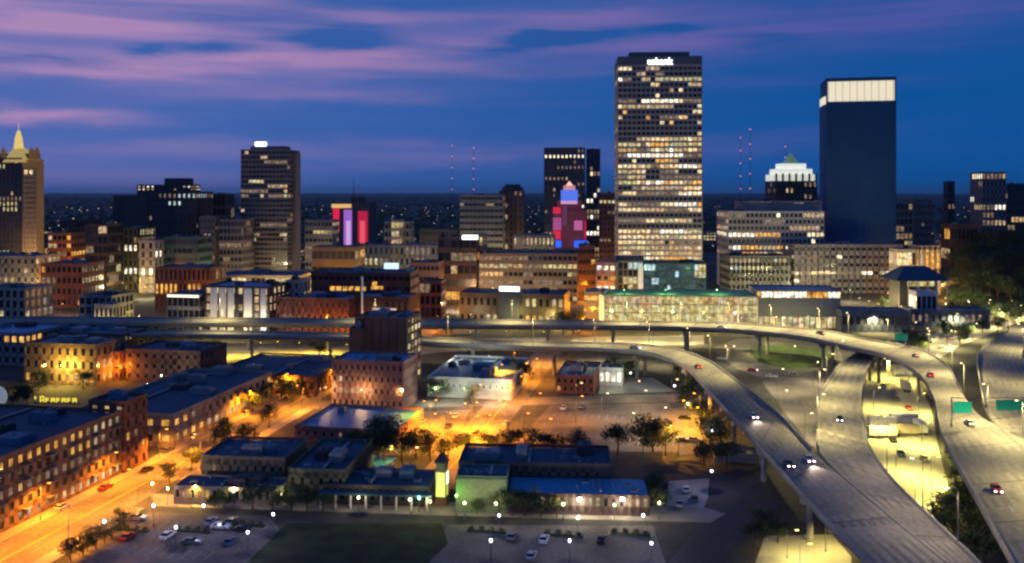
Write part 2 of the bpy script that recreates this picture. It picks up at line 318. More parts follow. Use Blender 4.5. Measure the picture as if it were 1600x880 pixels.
stalls('white stall lines in the far half of the grey lot', (232, 812), 11, U, V*-1, 5); stalls('white stall lines in the near half of the grey lot', (165, 848), 11, U, V*-1, 5)
stalls('white stall lines at the top of the brown lot', (868, 645), 16, U, V*-1, 5); stalls('white stall lines across the brown lot', (835, 672), 22, U, V*-1, 10)
stalls('white stall lines in the lot between the ramps', (1208, 625), 7, U, V*-1, 5); stalls('white stall lines in the orange lot', (655, 660), 9, U, V*-1, 5)
# ------------------------------------------------------------------ elevated roads
def crom(P, n=8):
    out = []
    for i in range(len(P)-1):
        a, b, c, d = P[max(0,i-1)], P[i], P[i+1], P[min(len(P)-1,i+2)]
        for k in range(n):
            t = k/n; out.append(.5*((2*b)+(c-a)*t+(2*a-5*b+4*c-d)*t*t+(3*b-a-3*c+d)*t**3))
    return out+[P[-1]]
def deck(label, E, lanes=3, thick=1.7, pa=(0, 1), pb=(0, 1), piers=32, n=8):
    A = crom([gp(e[0], e[1], e[4]) for e in E], n); B = crom([gp(e[2], e[3], e[4]) for e in E], n); m = len(A)
    r = struct(link('elevated_road', None), label); up = Vector((0, 0, 1))
    road = MB(); dn = up*-thick
    for i in range(m-1):
        a, b, a2, b2 = A[i], B[i], A[i+1], B[i+1]
        flip = (a2-a).cross(b-a).z > 0; cuts = [0]+[.05+.9*(q+f)/lanes for q in range(lanes) for f in (.16, .38, .62, .84)]+[1]; mi = 2 if random.Random(i*7+m).random() < .3 else 0
        for c in range(len(cuts)-1):
            t0, t1 = cuts[c], cuts[c+1]; qd = [a.lerp(b, t0), a2.lerp(b2, t0), a2.lerp(b2, t1), a.lerp(b, t1)]; road.face(qd if flip else qd[::-1], 1 if c % 2 else mi)
        ia, ib, ia2, ib2 = a.lerp(b,.14), a.lerp(b,.86), a2.lerp(b2,.14), a2.lerp(b2,.86)
        s = up*-.6
        road.face([a, a2, a2+s, a+s]); road.face([b, b2, b2+s, b+s]); road.face([a+s, a2+s, ia2+dn, ia+dn]); road.face([b+s, b2+s, ib2+dn, ib+dn]); road.face([ia+dn, ia2+dn, ib2+dn, ib+dn])
    DKO = road.build('deck', [deckm, trackm, deck2], r); acc = 0
    for i in range(1, m):
        acc += (A[i]-A[i-1]).length
        if acc > 24:
            acc = 0; d = (A[i]-A[i-1]).normalized()*.22; z = up*.008; j_ = MB(); j_.face([A[i]-d+z, A[i]+d+z, B[i]+d+z, B[i]-d+z]); j_.build('expansion_joint', jointm, DKO)
    for side, rng_ in ((0, pa), (1, pb)):
        p = MB(); i0, i1 = int(rng_[0]*(m-1)), int(rng_[1]*(m-1)); P = A if side == 0 else B; Q = B if side == 0 else A
        for i in range(i0, i1):
            w0, w1 = (Q[i]-P[i]).normalized()*.4, (Q[i+1]-P[i+1]).normalized()*.4; z0, z1 = up*.003, up*1.0
            a, b, c, d = P[i], P[i+1], P[i+1]+w1, P[i]+w0
            p.face([a+z1, b+z1, c+z1, d+z1]); p.face([a+z0, b+z0, b+z1, a+z1]); p.face([d+z0, c+z0, c+z1, d+z1])
        if p.f: p.build('parapet', concrete, r)
    for k in range(lanes+1):
        t = .05+.9*k/lanes; l = MB(); acc = 0; hw = .11
        for i in range(m-1):
            p, q = A[i].lerp(B[i], t), A[i+1].lerp(B[i+1], t); d = q-p; L = d.length
            if L < .01: continue
            d /= L; s = Vector((-d.y, d.x, 0))*hw; z = up*.012
            if k in (0, lanes): l.face([p-s+z, q-s+z, q+s+z, p+s+z]); continue
            x = 0
            while x < L:
                ph = (acc+x) % 12; step = (4-ph) if ph < 4 else (12-ph); e = min(L, x+step)
                if ph < 4: l.face([p+d*x-s+z, p+d*e-s+z, p+d*e+s+z, p+d*x+s+z])
                x = e+1e-4
            acc += L
        if l.f: l.build('lane_marking', paint, r)
    acc = 0
    for i in range(1, m-1):
        acc += (A[i]-A[i-1]).length
        if acc > piers and A[i].z > 4:
            acc = 0; c = A[i].lerp(B[i], .5); w = (B[i]-A[i]); L = w.length; w.normalize(); g = MB(); ang = math.atan2(w.y, w.x); z = A[i].z-thick-.01
            g.box(-L*.4, L*.4, -.8, .8, z-1.4, z)
            for s in (-.24, .24): g.prism([(L*s+.75*math.cos(k*math.pi/4), .75*math.sin(k*math.pi/4)) for k in range(8)], 0, z-1.39)
            g.build('pier', concrete, r, (c.x, c.y, 0), ang)
    return A, B
UP = deck('upper elevated road curving from behind the glass hall down to the lower right', [(-260,505,-260,495,13),(200,507,200,498,13),(550,509,550,500,13),(800,511,800,502,13),(1000,512,1000,504,13),(1100,515,1115,506,13),(1180,520,1205,511,13),(1260,530,1290,519,13),(1330,545,1360,533,13),(1395,562,1432,546,13),(1438,590,1478,572,13),(1459,625,1500,609,13),(1467,666,1532,650,13),(1477,695,1590,682,13),(1526,784,1680,770,13),(1577,876,1800,860,13),(1640,990,1920,970,13)], 4, pb=(0,.7))
R1 = deck('lower elevated road bending into the broad ramp at lower right', [(-260,522,-260,515,12),(200,524,200,517,12),(550,530,550,523,12),(700,539,700,531,12),(850,545,850,536.5,12),(950,548,970,538.5,12),(1020,555,1050,546,12),(1070,575,1100,562,12),(1100,605,1137,586,12),(1185,699,1214,648,12),(1225,744,1278,713,12),(1291,818,1390,808,12),(1352,880,1478,880,12),(1440,975,1620,1000,12)], 3, pb=(0,.765))
R2 = deck('pale curving slip ramp joining the broad ramp from under the upper road', [(1425,527,1455,523,1),(1370,541,1412,541,5),(1322,564,1366,566,9),(1298,590,1351,592,11.4),(1281,624,1346,640,12),(1276,675,1358,696,12),(1286.5,715,1393,750,12),(1391.5,808,1461,818,12),(1480,880,1522,876,12),(1623,1000,1600,960,12)], 2, pa=(0,.64))
R3 = deck('far right carriageway joining the upper road beside the green signs', [(1578,512,1612,505,13.1),(1575,520,1612,515,13.1),(1545,538,1608,536,13.1),(1527,556,1598,556,13.1),(1531,600,1625,600,13.1),(1545,650,1665,650,13.1),(1600,700,1740,700,13.1)], 4, pa=(0,.8))
# ------------------------------------------------------------------ the near blocks
c0 = Vector((-111, 252, 0))
def along(label, c, length, w, h, wall, roof, **k):   # long side faces the street: c is its far corner
    fc = c-V*length-U*(w/2); return bw_(label, (fc.x, fc.y), w, length, h, wall, roof, **k)
ap = along('long red-brown brick apartment block with lit windows at the left edge', c0, 62, 40, 17.2, brick, roofn, fl=5, ba=10, sb=20, lit=.55, pal=[DI, AM, WA, BR, WA, AM, DI], fw=.5, fh=.6, frame=True, units=6, name='apartment_block', seed=3)
for k in range(7):                       # balconies on the street side
    for f in range(1, 5):
        y = 6+k*8.6; z = f*17.2/5
        b = MB(); b.box(20.01, 21.3, y, y+2.6, z-.05, z+.12); BA = b.build('balcony', grey, ap)
        b = MB(); b.box(21.22, 21.28, y, y+2.6, z+1.0, z+1.08)
        for q in range(9): b.box(21.22, 21.27, y+q*.32, y+q*.32+.06, z+.12, z+1.0)
        b.build('railing', darkm, BA)
bw_('brick corner tower of the apartment block rising above its roof', tuple((c0-U*5+V*.4)[:2]), 11.6, 11, 19.5, redbrick, roofn, fl=5, ba=3, lit=.3, pal=AMB, fw=.4, fh=.6, frame=True, units=1, name='brick_tower', sb=3, seed=5)
along('long flat-roofed warehouse with orange lit wall along the street', c0+V*94, 68, 34, 9.6, tan, roofn, fl=2, ba=6, sb=14, lit=.25, pal=AMB, fw=.5, fh=.45, frame=True, units=7, name='warehouse')
bp('brown brick block with a bare wall behind the warehouse', 190, 318, 550, 372, 22, brick, roofn, 3, 9, .12, DIMP, fw=.4, fh=.4, units=3)
bp('narrow orange lit brick house beside the bare brown block', 158, 188, 552, 376, 16, redbrick, roofn, 3, 3, .4, AMB, units=1, name='house')
bp('yellow floodlit brick building behind the bright yellow lamp', 30, 156, 540, 368, 20, mat('amber_brick', (.2, .13, .08), .9, .3, .6), roofb, 3, 9, .3, AMB, fw=.45, units=5)
bp('low building with sky-blue roof edge at the far left', -60, 46, 522, 410, 30, grey, roofm, 3, 8, .2, AMB, units=3)
bp('brown building with stepped roof sheds behind the yellow lit block', 48, 200, 523, 420, 24, darkbrick, roofb, 4, 12, .25, DIMP, units=7)
bp('very wide low shed with navy roof in front of the lower elevated road', 322, 500, 588, 352, 44, brick, roofn, 1, 12, .2, AMB, fh=.4, units=4, name='shed')
pl = bp('pink brick loft building with rows of small windows', 515, 632, 567, 326, 18, pinkbrick, roofm, 4, 12, .10, [WA, BR], fw=.42, fh=.42, frame=True, units=2, name='loft_building', seed=11)
tb = bp('tall dark brown building with blank front behind the pink loft', 552, 637, 499, 366, 21, brick, roofn, 0, 0, units=3, name='tall_building')
w_ = (637-552)*366/F; h_ = zat(499, 366)
for j in range(8):                       # lit windows on its right flank only, pilasters on the blank front
    for i in range(4):
        g = MB(); g.box(w_/2-.001, w_/2+.06, 2.2+i*4.7, 4.6+i*4.7, 1.6+j*h_/8.2, 3.7+j*h_/8.2); g.build('window', PANES[random.choice((DI, OL, WA, OL, DK, BR))], tb)
for i in range(7): addbox(tb, 'pilaster', darkbrick, -w_/2+.2+i*(w_-1)/6, -w_/2+.8+i*(w_-1)/6, -.25, -.002, 0, h_-.6)
bp('lower brown annex stepped against the blank tall building', 545, 566, 516, 362, 14, darkbrick, roofn, 0, 0, units=1, name='annex')
bp('wide white floodlit wall building beside the middle street', 665, 800, 594, 344, 46, pale, roofb, 1, 14, .15, [WA, OL], fw=.25, fh=.2, zb=1, units=6, name='white_building')
bp('red brick house with dark roof terraces beside the middle street', 868, 928, 590, 352, 30, redbrick, roofb, 2, 6, .35, AMB, fw=.45, frame=True, units=4, name='brick_house')
bp('small pale kiosk building with white lit sign', 936, 972, 578, 366, 10, white, roofl, 1, 4, .6, [WH, OL], units=0, name='kiosk')
bp('low tan building with broad blue roof behind the hall', 455, 622, 673, 283, 30, pinkbrick, roofm, 1, 12, .15, AMB, fw=.35, fh=.4, zb=.5, units=2, name='blue_roofed_building')
# the hall complex in the foreground
bp('main block of the long low hall with navy flat roof', 312, 447, 718, 239, 19, mat('drab_render', (.17,.14,.11), .9, .25), roofn, 1, 10, .08, DIMP, fw=.3, fh=.25, zb=2, units=2, name='hall_building', rot=TH*.5)
bp('right block of the hall with pale olive front', 449, 540, 738, 229, 28, mat('drab_olive', (.12,.115,.075), .9, .25), roofn, 1, 6, .08, DIMP, fw=.35, fh=.3, zb=2, units=2, name='hall_building', rot=TH*.5)
bp('low yellow-walled front wing of the hall at the street corner', 268, 438, 763, 226, 9, tan, roofn, 1, 14, .12, AMB, fw=.4, fh=.5, zb=.6, units=2, name='front_wing', rot=TH*.5, parapet=.3)
lw = bp('low dark wing with a canopy left of the lit clock tower', 503, 672, 760, 226, 14, darkm, roofn, 1, 14, .45, [OL, WA, DI], fw=.6, fh=.6, zb=.3, units=2, name='entrance_wing', rot=TH*.4, parapet=.3)
wl_ = 169*226/F
addbox(lw, 'canopy', roofn, -wl_/2-1, wl_/2+1, -3.2, -.06, 3.6, 3.95)
for i in range(8): addbox(lw, 'column', pale, -wl_/2+i*(wl_-.4)/7, -wl_/2+.4+i*(wl_-.4)/7, -3.0, -2.6, 0, 3.59)
bp('small pavilion with bright blue metal roof behind the dark wing', 520, 572, 748, 244, 22, grey, roofm, 1, 4, .2, DIMP, units=0, name='pavilion', rot=TH*1.6, parapet=0)
bn = bp('large dark barn-like hall with flat navy roof', 716, 955, 728, 233, 17, darkm, roofn, 1, 16, .06, DIMP, fw=.3, fh=.2, zb=3, units=4, name='barn_hall', rot=TH*.3)
bp('green lit front block left of the blue-roofed wing', 712, 792, 746, 221, 10, mat('green_render', (.18,.26,.13), .85, .2), roofn, 0, 0, units=0, name='front_block', rot=TH*.3, parapet=.3)
bp('brown low wing with bright blue roof and two wall lamps', 793, 1014, 772, 219.5, 12.5, darkbrick, roofm, 1, 18, .2, [WA, OL], fw=.4, fh=.45, zb=.8, units=0, name='blue_roofed_wing', rot=TH*.3, parapet=0)
bp('small concrete block under the edge of the ramp', 1116, 1184, 713, 262, 8, concrete, roofl, 0, 0, units=1, name='concrete_block')
# lit clock tower
tY = 226; th = zat(706, tY); t = root('lit_tower', 'slim square tower glowing yellow and white in front of the hall', 'tower', Vector((xat(688, tY), tY, 0)), -TH)
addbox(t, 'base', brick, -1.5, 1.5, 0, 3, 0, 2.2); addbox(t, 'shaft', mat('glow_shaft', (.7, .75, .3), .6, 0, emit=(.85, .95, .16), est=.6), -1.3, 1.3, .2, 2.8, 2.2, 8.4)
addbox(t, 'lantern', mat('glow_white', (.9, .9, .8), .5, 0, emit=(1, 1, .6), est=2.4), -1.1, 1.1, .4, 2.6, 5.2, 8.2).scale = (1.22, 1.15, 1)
addbox(t, 'belfry', olive, -1.2, 1.2, .3, 2.7, 8.4, 10.8); addbox(t, 'cornice', darkm, -1.6, 1.6, -.1, 3.1, 10.8, 11.2)
m = MB()
for a, b in (((-1.6,-.1),(1.6,-.1)),((1.6,-.1),(1.6,3.1)),((1.6,3.1),(-1.6,3.1)),((-1.6,3.1),(-1.6,-.1))): m.face([(*a,11.2),(*b,11.2),(0,1.5,th)])
m.build('cap', darkm, t)
for s in (-1, 1): addbox(t, 'corner_post', darkm, s*1.38-.12, s*1.38+.12, .08, .3, 2.2, 8.4)
# ------------------------------------------------------------------ the row just behind the elevated road
wb = bp('white and dark striped apartment building with pale blue roof', 315, 424, 449, 492, 26, darkm, roofm, 6, 8, .5, [WA, BR, WA, DI], fw=.5, fh=.7, units=3, name='apartment_building')
ww = 109*492/F; hw = zat(449, 492)
for i, (a, b) in enumerate(((.1, .2), (.24, .33), (.37, .46), (.62, .74), (.88, .96))): addbox(wb, 'white_panel', white, -ww/2+a*ww, -ww/2+b*ww, -.5, -.02, 1, hw-.4)
gb = bp('grey block with a white lit band along its top', 258, 314, 462, 497, 22, grey, roofn, 3, 6, .05, DIMP, units=1)
g2 = 56*497/F; addbox(gb, 'light_band', mat('band_light', (.9,.9,.8), .5, 0, emit=(1, .93, .62), est=1.6), -g2/2+.4, g2/2-.4, -.25, -.06, zat(464.5,497), zat(461,497))
bp('rust red brick building with broad blank front behind the road', 426, 548, 468, 492, 24, redbrick, roofb, 3, 12, .05, DIMP, fw=.35, fh=.35, units=4)
bp('pale stone stair tower at the corner of the rust red building', 446, 470, 440, 512, 14, beige, roofn, 5, 2, .55, [WA, OL, BR], fw=.45, units=1, name='stair_tower')
lb = bp('long low brown building with a pale sign strip', 551, 640, 466, 494, 22, darkbrick, roofb, 2, 9, .08, DIMP, units=2)
lbw = 89*494/F; addbox(lb, 'sign', mat('sign_grey', (.6,.6,.6), .5, 0, emit=(.75, .8, 1), est=.35), -lbw*.16, lbw*.28, -.2, -.03, zat(484.5,494), zat(481.5,494))
bp('grey tan stepped block above the left rooftops', 120, 178, 464, 500, 20, grey, roofn, 4, 5, .1, DIMP, units=2)
bp('lower pale front step of the grey tan block', 146, 178, 478, 486, 12, beige, roofn, 2, 4, .1, DIMP, units=0)
bp('cream lit building with tall windows at the left edge', -40, 44, 452, 515, 24, beige, roofn, 4, 7, .3, [OL, WA, DI], units=3)
lo = bp('long low brown office with a bright white sign on its roof edge', 715, 882, 461, 520, 26, bronze, roofn, 2, 16, .3, [OL, AM, WA, DI], fh=.45, units=4)
low = 167*520/F; addbox(lo, 'sign', mat('sign_white', (.9,.9,.9), .5, 0, emit=(.85, .92, 1), est=3.2), -low*.11, low*.08, -.6, -.1, zat(455,520), zat(448,520)); addbox(lo, 'sign_tower', mat('sign_backing', (.05,.07,.12), .5, .1), -low*.11, low*.08, -.55, -.1, 0, zat(455.5,520))
bp('floodlit orange stone building left of the glass hall', 912, 944, 458, 522, 20, beige, roofn, 3, 3, .4, [BR, AM], units=1)
bp('tall cream corner building glowing orange beside the skyscraper', 931, 962, 412, 580, 20, beige, roofn, 5, 3, .5, [BR, AM, WH], units=1)
o = root('retaining_wall', 'pale retaining wall behind the yellow lit street under the roads', 'wall', Vector((xat(375, 472), 472, 0)), -.1); addbox(o, 'wall', concrete, -62, 62, 0, .6, 0, 5.5); addbox(o, 'coping', concrete, -62.2, 62.2, -.15, .75, 5.5, 5.8)
for i in range(13): addbox(o, 'buttress', concrete, -61+i*10, -60.2+i*10, -.5, -.002, 0, 5.3)
# glass hall
gh = bp('long glass hall with green roof lit olive yellow inside', 944, 1182, 463, 512, 34, olive, greenr, 4, 32, 1.0, [OL, OL, WA, OL, DI], fw=.88, fh=.86, rot=math.radians(4), units=0, name='glass_hall', budget=140, rowp=lambda r, j, f: 1, parapet=.4)
gw = 238*512/F
for i in range(9): addbox(gh, 'mullion', pale, -gw/2+i*(gw-.5)/8, -gw/2+.5+i*(gw-.5)/8, -.5, -.02, 0, zat(464, 512))
addbox(gh, 'roof_edge', greenr, -gw/2-1.5, gw/2+1.5, -2.2, -.1, zat(464, 512)+.6, zat(464, 512)+1.1)
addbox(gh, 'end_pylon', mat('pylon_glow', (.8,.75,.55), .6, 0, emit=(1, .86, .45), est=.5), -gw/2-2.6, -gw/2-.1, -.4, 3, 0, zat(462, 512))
bl = bp('blue walled hall with a lit white and orange window band under its roof', 1184, 1312, 455, 520, 26, mat('blue_wall', (.10,.12,.2), .7, .15), roofl, 1, 20, 1, [WH, BR, WH, AM], fw=.88, fh=.78, zb=zat(467,520), rot=math.radians(4), units=0, sides=False, name='blue_hall', rowp=lambda r, j, f: 1)
b2 = 128*520/F
for i in range(14): addbox(bl, 'added_glow_pane', PANES[random.choice((OL, BR, OL, WA))], -b2/2+1+i*3.3, -b2/2+3.6+i*3.3, -.12, -.02, .4, zat(497,520)+.6)  # glowing panes added to give the yellow light along the wall foot
bp('low blue grey shed stretching right of the blue hall', 1316, 1420, 488, 505, 18, MATS['blue_wall'], roofb, 1, 10, .1, DIMP, fh=.4, rot=math.radians(4), units=1, name='long_shed')
bp('low blue grey wall of the far right depot', 1424, 1545, 486, 520, 14, MATS['blue_wall'], roofb, 1, 12, .15, DIMP, fh=.4, rot=math.radians(4), units=0, name='depot')
# glass podium under the skyscraper
gp_ = bp('blue green glass podium block at the foot of the skyscraper', 1006, 1103, 413, 590, 28, gglass, roofn, 7, 16, 1, [TE]*14+[CO, WA, OL], fw=.86, fh=.9, rot=math.radians(4), units=3, name='glass_podium', rowp=lambda r, j, f: 1)
gt = bp('pale lit glass stair tower left of the glass podium', 966, 1004, 410, 585, 22, mat('pale_glass', (.25,.33,.27), .3, .15), roofn, 7, 5, .8, [CO, DI, OL], fw=.8, fh=.85, rot=math.radians(4), units=0, name='glass_tower')
addbox(gt, 'crown', roofn, -9.5, 9, -1, 14, zat(410,585)+.95, zat(402,585)); addbox(gt, 'lit_fin', mat('fin_glow', (.7,.8,.7), .6, 0, emit=(.85,1,.78), est=.35), 5.2, 8.2, -.8, -.05, 0, zat(416,585))
# ------------------------------------------------------------------ downtown
R5 = math.radians(5)
# skyscraper
def us_rows(r, j, fl):
    if j in (2, 3, 4, 7, 11, 12, 14, 23): return 1.35
    if j in (8, 10, 13, 20, 25, 33): return .2
    return 1.2 if j < 26 else .42
Yk = 660; us = bp('tallest skyscraper with rows of lit office windows and a white roof sign', 966, 1096, 103, Yk, 46, mat('skyscraper_stone', (.44,.39,.31), .8, .12), roofn, 38, 18, .78, [DI, WA, OL, WA, BR, WA, BR, WH, AM, DI], rot=math.radians(3.5), fw=.8, fh=.62, zb=20, units=0, name='skyscraper', rowp=us_rows, seed=21)
kw, kz = 130*Yk/F, zat(103, Yk)
addbox(us, 'crown_band', mat('crown_panel', (.10,.11,.13), .6, .15), -kw/2-.1, kw/2+.1, -.15, 46.1, kz+.95, zat(88, Yk))
addbox(us, 'penthouse', MATS['crown_panel'], -kw*.36, kw*.36, 4, 40, zat(88, Yk)+.01, zat(80, Yk))
for i in range(19): addbox(us, 'pier_fin', MATS['skyscraper_stone'], -kw/2+i*kw/18-.28, -kw/2+i*kw/18+.28, -.45, -.005, 20, kz)
tx = bpy.data.curves.new('sign_lettering', 'FONT'); tx.body = 'usbank'; tx.size = 6.6; tx.extrude = .25; tx.align_x = 'CENTER'; tx.offset = .14
_t = bpy.data.objects.new('t', tx); C.objects.link(_t); _m = bpy.data.meshes.new_from_object(_t.evaluated_get(bpy.context.evaluated_depsgraph_get())); bpy.data.objects.remove(_t); _m.materials.clear(); _m.materials.append(mat('letter_glow', (.9,.9,.9), .5, 0, emit=(1, .97, 1), est=3.5))
lt = link('sign_lettering', _m, us, (0, -.5, zat(100.5, Yk)), 0); lt.rotation_euler[0] = math.pi/2
# dark blue glass tower with lit crown
Yn = 760; nm = bp('dark blue glass tower with a bright white lit top', 1294, 1397, 158, Yn, 40, bglass, roofn, 34, 18, 1.0, [BG], rot=math.radians(12), fw=.9, fh=.88, rowp=lambda r, j, f: 1, units=0, name='glass_skyscraper', budget=0, parapet=0)
nw, nz_, nt = 103*Yn/F, zat(158, Yn), zat(121, Yn)
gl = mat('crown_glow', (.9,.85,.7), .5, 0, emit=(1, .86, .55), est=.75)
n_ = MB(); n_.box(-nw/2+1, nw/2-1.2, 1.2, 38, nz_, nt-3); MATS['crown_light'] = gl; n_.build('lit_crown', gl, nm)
for i in range(10): addbox(nm, 'crown_fin', pale, -nw/2+1.6+i*(nw-4)/9, -nw/2+1.9+i*(nw-4)/9, .6, 1.18, nz_, nt-3)
for x in (-nw/2+.1, nw/2-1.1): addbox(nm, 'crown_post', bglass, x, x+1, .1, 39, nz_, nt-3.01)
addbox(nm, 'crown_roof', bglass, -nw/2, nw/2, 0, 40, nt-3, nt)
n_ = MB(); n_.prism([(-nw/2-1.6, 9), (-nw/2-.02, .5), (-nw/2-.02, 39), (-nw/2-1.6, 33)], 0, nz_-2); n_.build('side_wing', bglass, nm)
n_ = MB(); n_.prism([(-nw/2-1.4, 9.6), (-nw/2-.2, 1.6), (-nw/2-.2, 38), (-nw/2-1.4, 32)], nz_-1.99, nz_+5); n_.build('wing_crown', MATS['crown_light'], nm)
for k in range(5): addbox(nm, 'lit_stair_window', PANES[CO], -nw/2-1.66, -nw/2-1.61, 12+k*4, 14+k*4, 14+k*3, 24+k*3)
bp('wide office block glowing with pink and cream windows left of the blue tower', 1138, 1288, 332, 730, 40, pale, roofl, 7, 22, .9, [WA, WH, BR, DI, WA, DI, AM], fw=.75, fh=.6, zb=26, rot=0, units=5, name='office_block', seed=4)
bp('stepped upper storeys on the wide glowing office block', 1160, 1284, 316, 748, 26, grey, roofl, 3, 14, .15, DIMP, zb=70, rot=0, units=4, name='office_block')
bp('dim glassy lower office block in front of the glowing offices', 1140, 1236, 402, 690, 34, mat('grey_green', (.16,.18,.16), .7, .2), roofn, 5, 14, .4, [DI, OL, WA, CO], rot=0, units=4, name='office_block')
bp('low office block with white lit strip below the blue tower', 1240, 1412, 384, 700, 36, grey, roofb, 6, 18, .3, [DI, OL, WH, DI], rot=0, units=6, name='office_block', rowp=lambda r, j, f: 2.2 if j == 2 else .8)
# domed tower; floodlight on its crown and spire is painted as emission
Yd = 960; dt = bp('dark tower with white and green floodlight painted on its crown', 1212, 1277, 284, Yd, 40, bronze, roofn, 14, 9, .25, DIMP, rot=0, units=0, name='crowned_tower', budget=0)
dw, dz = 65*Yd/F, zat(284, Yd); cg = mat('crown_white_glow', (.9,.9,.85), .5, 0, emit=(1, 1, .78), est=.6)
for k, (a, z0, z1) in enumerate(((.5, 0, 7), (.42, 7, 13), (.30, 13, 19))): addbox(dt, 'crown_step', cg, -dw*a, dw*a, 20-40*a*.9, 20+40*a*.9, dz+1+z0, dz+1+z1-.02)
for i in range(7): addbox(dt, 'crown_pier', bronze, -dw/2+i*(dw-2)/6, -dw/2+2+i*(dw-2)/6, .5, 1.9, dz+.95, dz+9)
m = MB(); m.tube((0, 20, dz+20), (0, 20, dz+32), 9, .6, 12); m.build('spire', mat('spire_green_glow', (.2,.5,.3), .6, .1, emit=(.5,.8,.3), est=.12), dt)
# stepped tower; its red, pink and blue floodlight is painted as glowing surfaces
Yg = 820; g = root('floodlit_tower', 'stepped tower with blue, pink and red floodlight painted on', 'tower', Vector((xat(889, Yg), Yg, 0)), -R5)
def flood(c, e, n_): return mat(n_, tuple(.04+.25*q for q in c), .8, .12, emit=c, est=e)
u = Yg/F
for nme, x0, x1, y0, y1, d, m_ in (('base', 862, 918, 460, 388, 0, bronze), ('middle_storeys', 865, 915, 388, 330, 2, mat('pink_glow_stone', (.15,.08,.09), .8, .15, emit=(.6,.07,.2), est=.08)), ('upper_storeys', 870, 909, 330, 314, 5, MATS['pink_glow_stone']), ('beacon_band', 876, 902, 314, 297, 8, flood((.10,.22,1), .8, 'flood_blue')), ('top_step', 880, 898, 297, 290, 10, flood((1,.45,.5), .5, 'flood_rose'))):
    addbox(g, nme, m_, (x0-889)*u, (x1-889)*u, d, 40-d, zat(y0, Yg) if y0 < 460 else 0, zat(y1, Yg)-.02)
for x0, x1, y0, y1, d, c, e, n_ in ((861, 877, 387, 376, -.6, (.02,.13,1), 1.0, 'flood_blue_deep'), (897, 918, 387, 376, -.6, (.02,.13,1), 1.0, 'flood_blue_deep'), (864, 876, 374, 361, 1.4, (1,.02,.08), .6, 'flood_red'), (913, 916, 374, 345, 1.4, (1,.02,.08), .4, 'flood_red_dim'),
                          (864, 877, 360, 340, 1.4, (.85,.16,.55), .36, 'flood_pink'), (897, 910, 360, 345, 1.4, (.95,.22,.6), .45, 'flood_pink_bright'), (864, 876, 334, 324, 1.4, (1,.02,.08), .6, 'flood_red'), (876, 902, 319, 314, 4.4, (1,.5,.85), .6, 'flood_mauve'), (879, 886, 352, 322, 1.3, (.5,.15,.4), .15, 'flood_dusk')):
    addbox(g, 'painted_light_panel', flood(c, e, n_), (x0-889)*u, (x1-889)*u, d, d+.5, zat(y0, Yg), zat(y1, Yg))
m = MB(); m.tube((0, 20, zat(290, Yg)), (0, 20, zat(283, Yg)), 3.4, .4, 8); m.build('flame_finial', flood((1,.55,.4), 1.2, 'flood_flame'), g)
bp('dark blue residential tower behind the floodlit stepped tower', 850, 914, 232, 905, 40, mat('navy_panel', (.05,.055,.075), .6, .2), roofn, 22, 10, .3, [DI, DI, WA, WH], rot=R5, units=1, name='residential_tower', seed=9)
bp('right wing of the dark blue residential tower with balconies lit pale', 916, 938, 234, 925, 36, MATS['navy_panel'], roofn, 22, 4, .45, [DI, WA, DI, WH], rot=R5, units=1, name='residential_tower')
bp('dark brick block between the floodlit tower and the skyscraper', 936, 968, 303, 790, 30, mat('rust_brick', (.16,.075,.05), .9, .25), roofn, 16, 5, .12, DIMP, rot=R5, units=2)
bp('broad brown office block with bands of dim windows', 748, 902, 398, 640, 42, mat('brown_concrete', (.2,.155,.12), .9, .15), roofn, 6, 20, .42, [DI, DI, WA, OL], rot=R5, fw=.8, fh=.5, units=3, name='office_block', seed=13)
bp('orange brown brick flank right of the broad office block', 904, 930, 386, 660, 34, MATS['rust_brick'], roofn, 5, 4, .12, AMB, rot=R5, units=1)
bp('cream lit block seen over the broad brown office block', 802, 866, 370, 740, 28, beige, roofn, 5, 10, .4, [OL, WA, DI], rot=R5, units=2)
bp('pale olive apartment slab left of the brown round-topped tower', 718, 786, 306, 840, 26, mat('olive_stone', (.30,.29,.22), .9, .15), roofn, 13, 10, .22, [OL, DI, DI], rot=R5, units=2, name='apartment_slab')
bp('brown tower with dark cap rising over the pale olive slab', 780, 817, 298, 870, 24, mat('umber', (.17,.11,.08), .9, .2), roofn, 14, 5, .15, DIMP, rot=R5, units=0, name='brown_tower', parapet=0)
o = root('tower_cap', 'dark rounded cap of the brown tower', 'roof cap', Vector((xat(799, 870), 870, zat(298, 870)-.3)), -R5); m = MB(); m.tube((0, 12, 0), (0, 12, 4), 11, 10.4, 16); m.tube((0, 12, 4), (0, 12, 6.6), 8.5, 7.6, 16); m.build('drum', darkm, o)
db = bp('dark brown block with a white lit sign box at its top', 684, 745, 372, 640, 28, darkbrick, roofn, 5, 6, .22, AMB, rot=R5, units=1, seed=2)
addbox(db, 'sign_box', MATS['sign_white'], 3.6, 15, -.8, -.06, zat(374, 640), zat(367.5, 640))
bp('tan pilastered block right of the white sign box', 738, 756, 368, 655, 22, tan, roofn, 5, 2, .5, [OL, WA], rot=R5, units=0)
bp('reddish brown block left of the white sign box', 640, 686, 412, 620, 26, mat('dull_red', (.22,.12,.09), .9, .2), roofn, 4, 7, .18, AMB, rot=R5, units=2)
bp('narrow rust block in the street canyon below the sign box', 655, 690, 442, 560, 18, redbrick, roofn, 3, 4, .3, AMB, rot=R5, units=0)
sb_ = bp('dark flat block with a cyan white rooftop sign', 484, 642, 428, 575, 30, darkbrick, roofn, 4, 16, .06, AMB, rot=R5, units=3, seed=8)
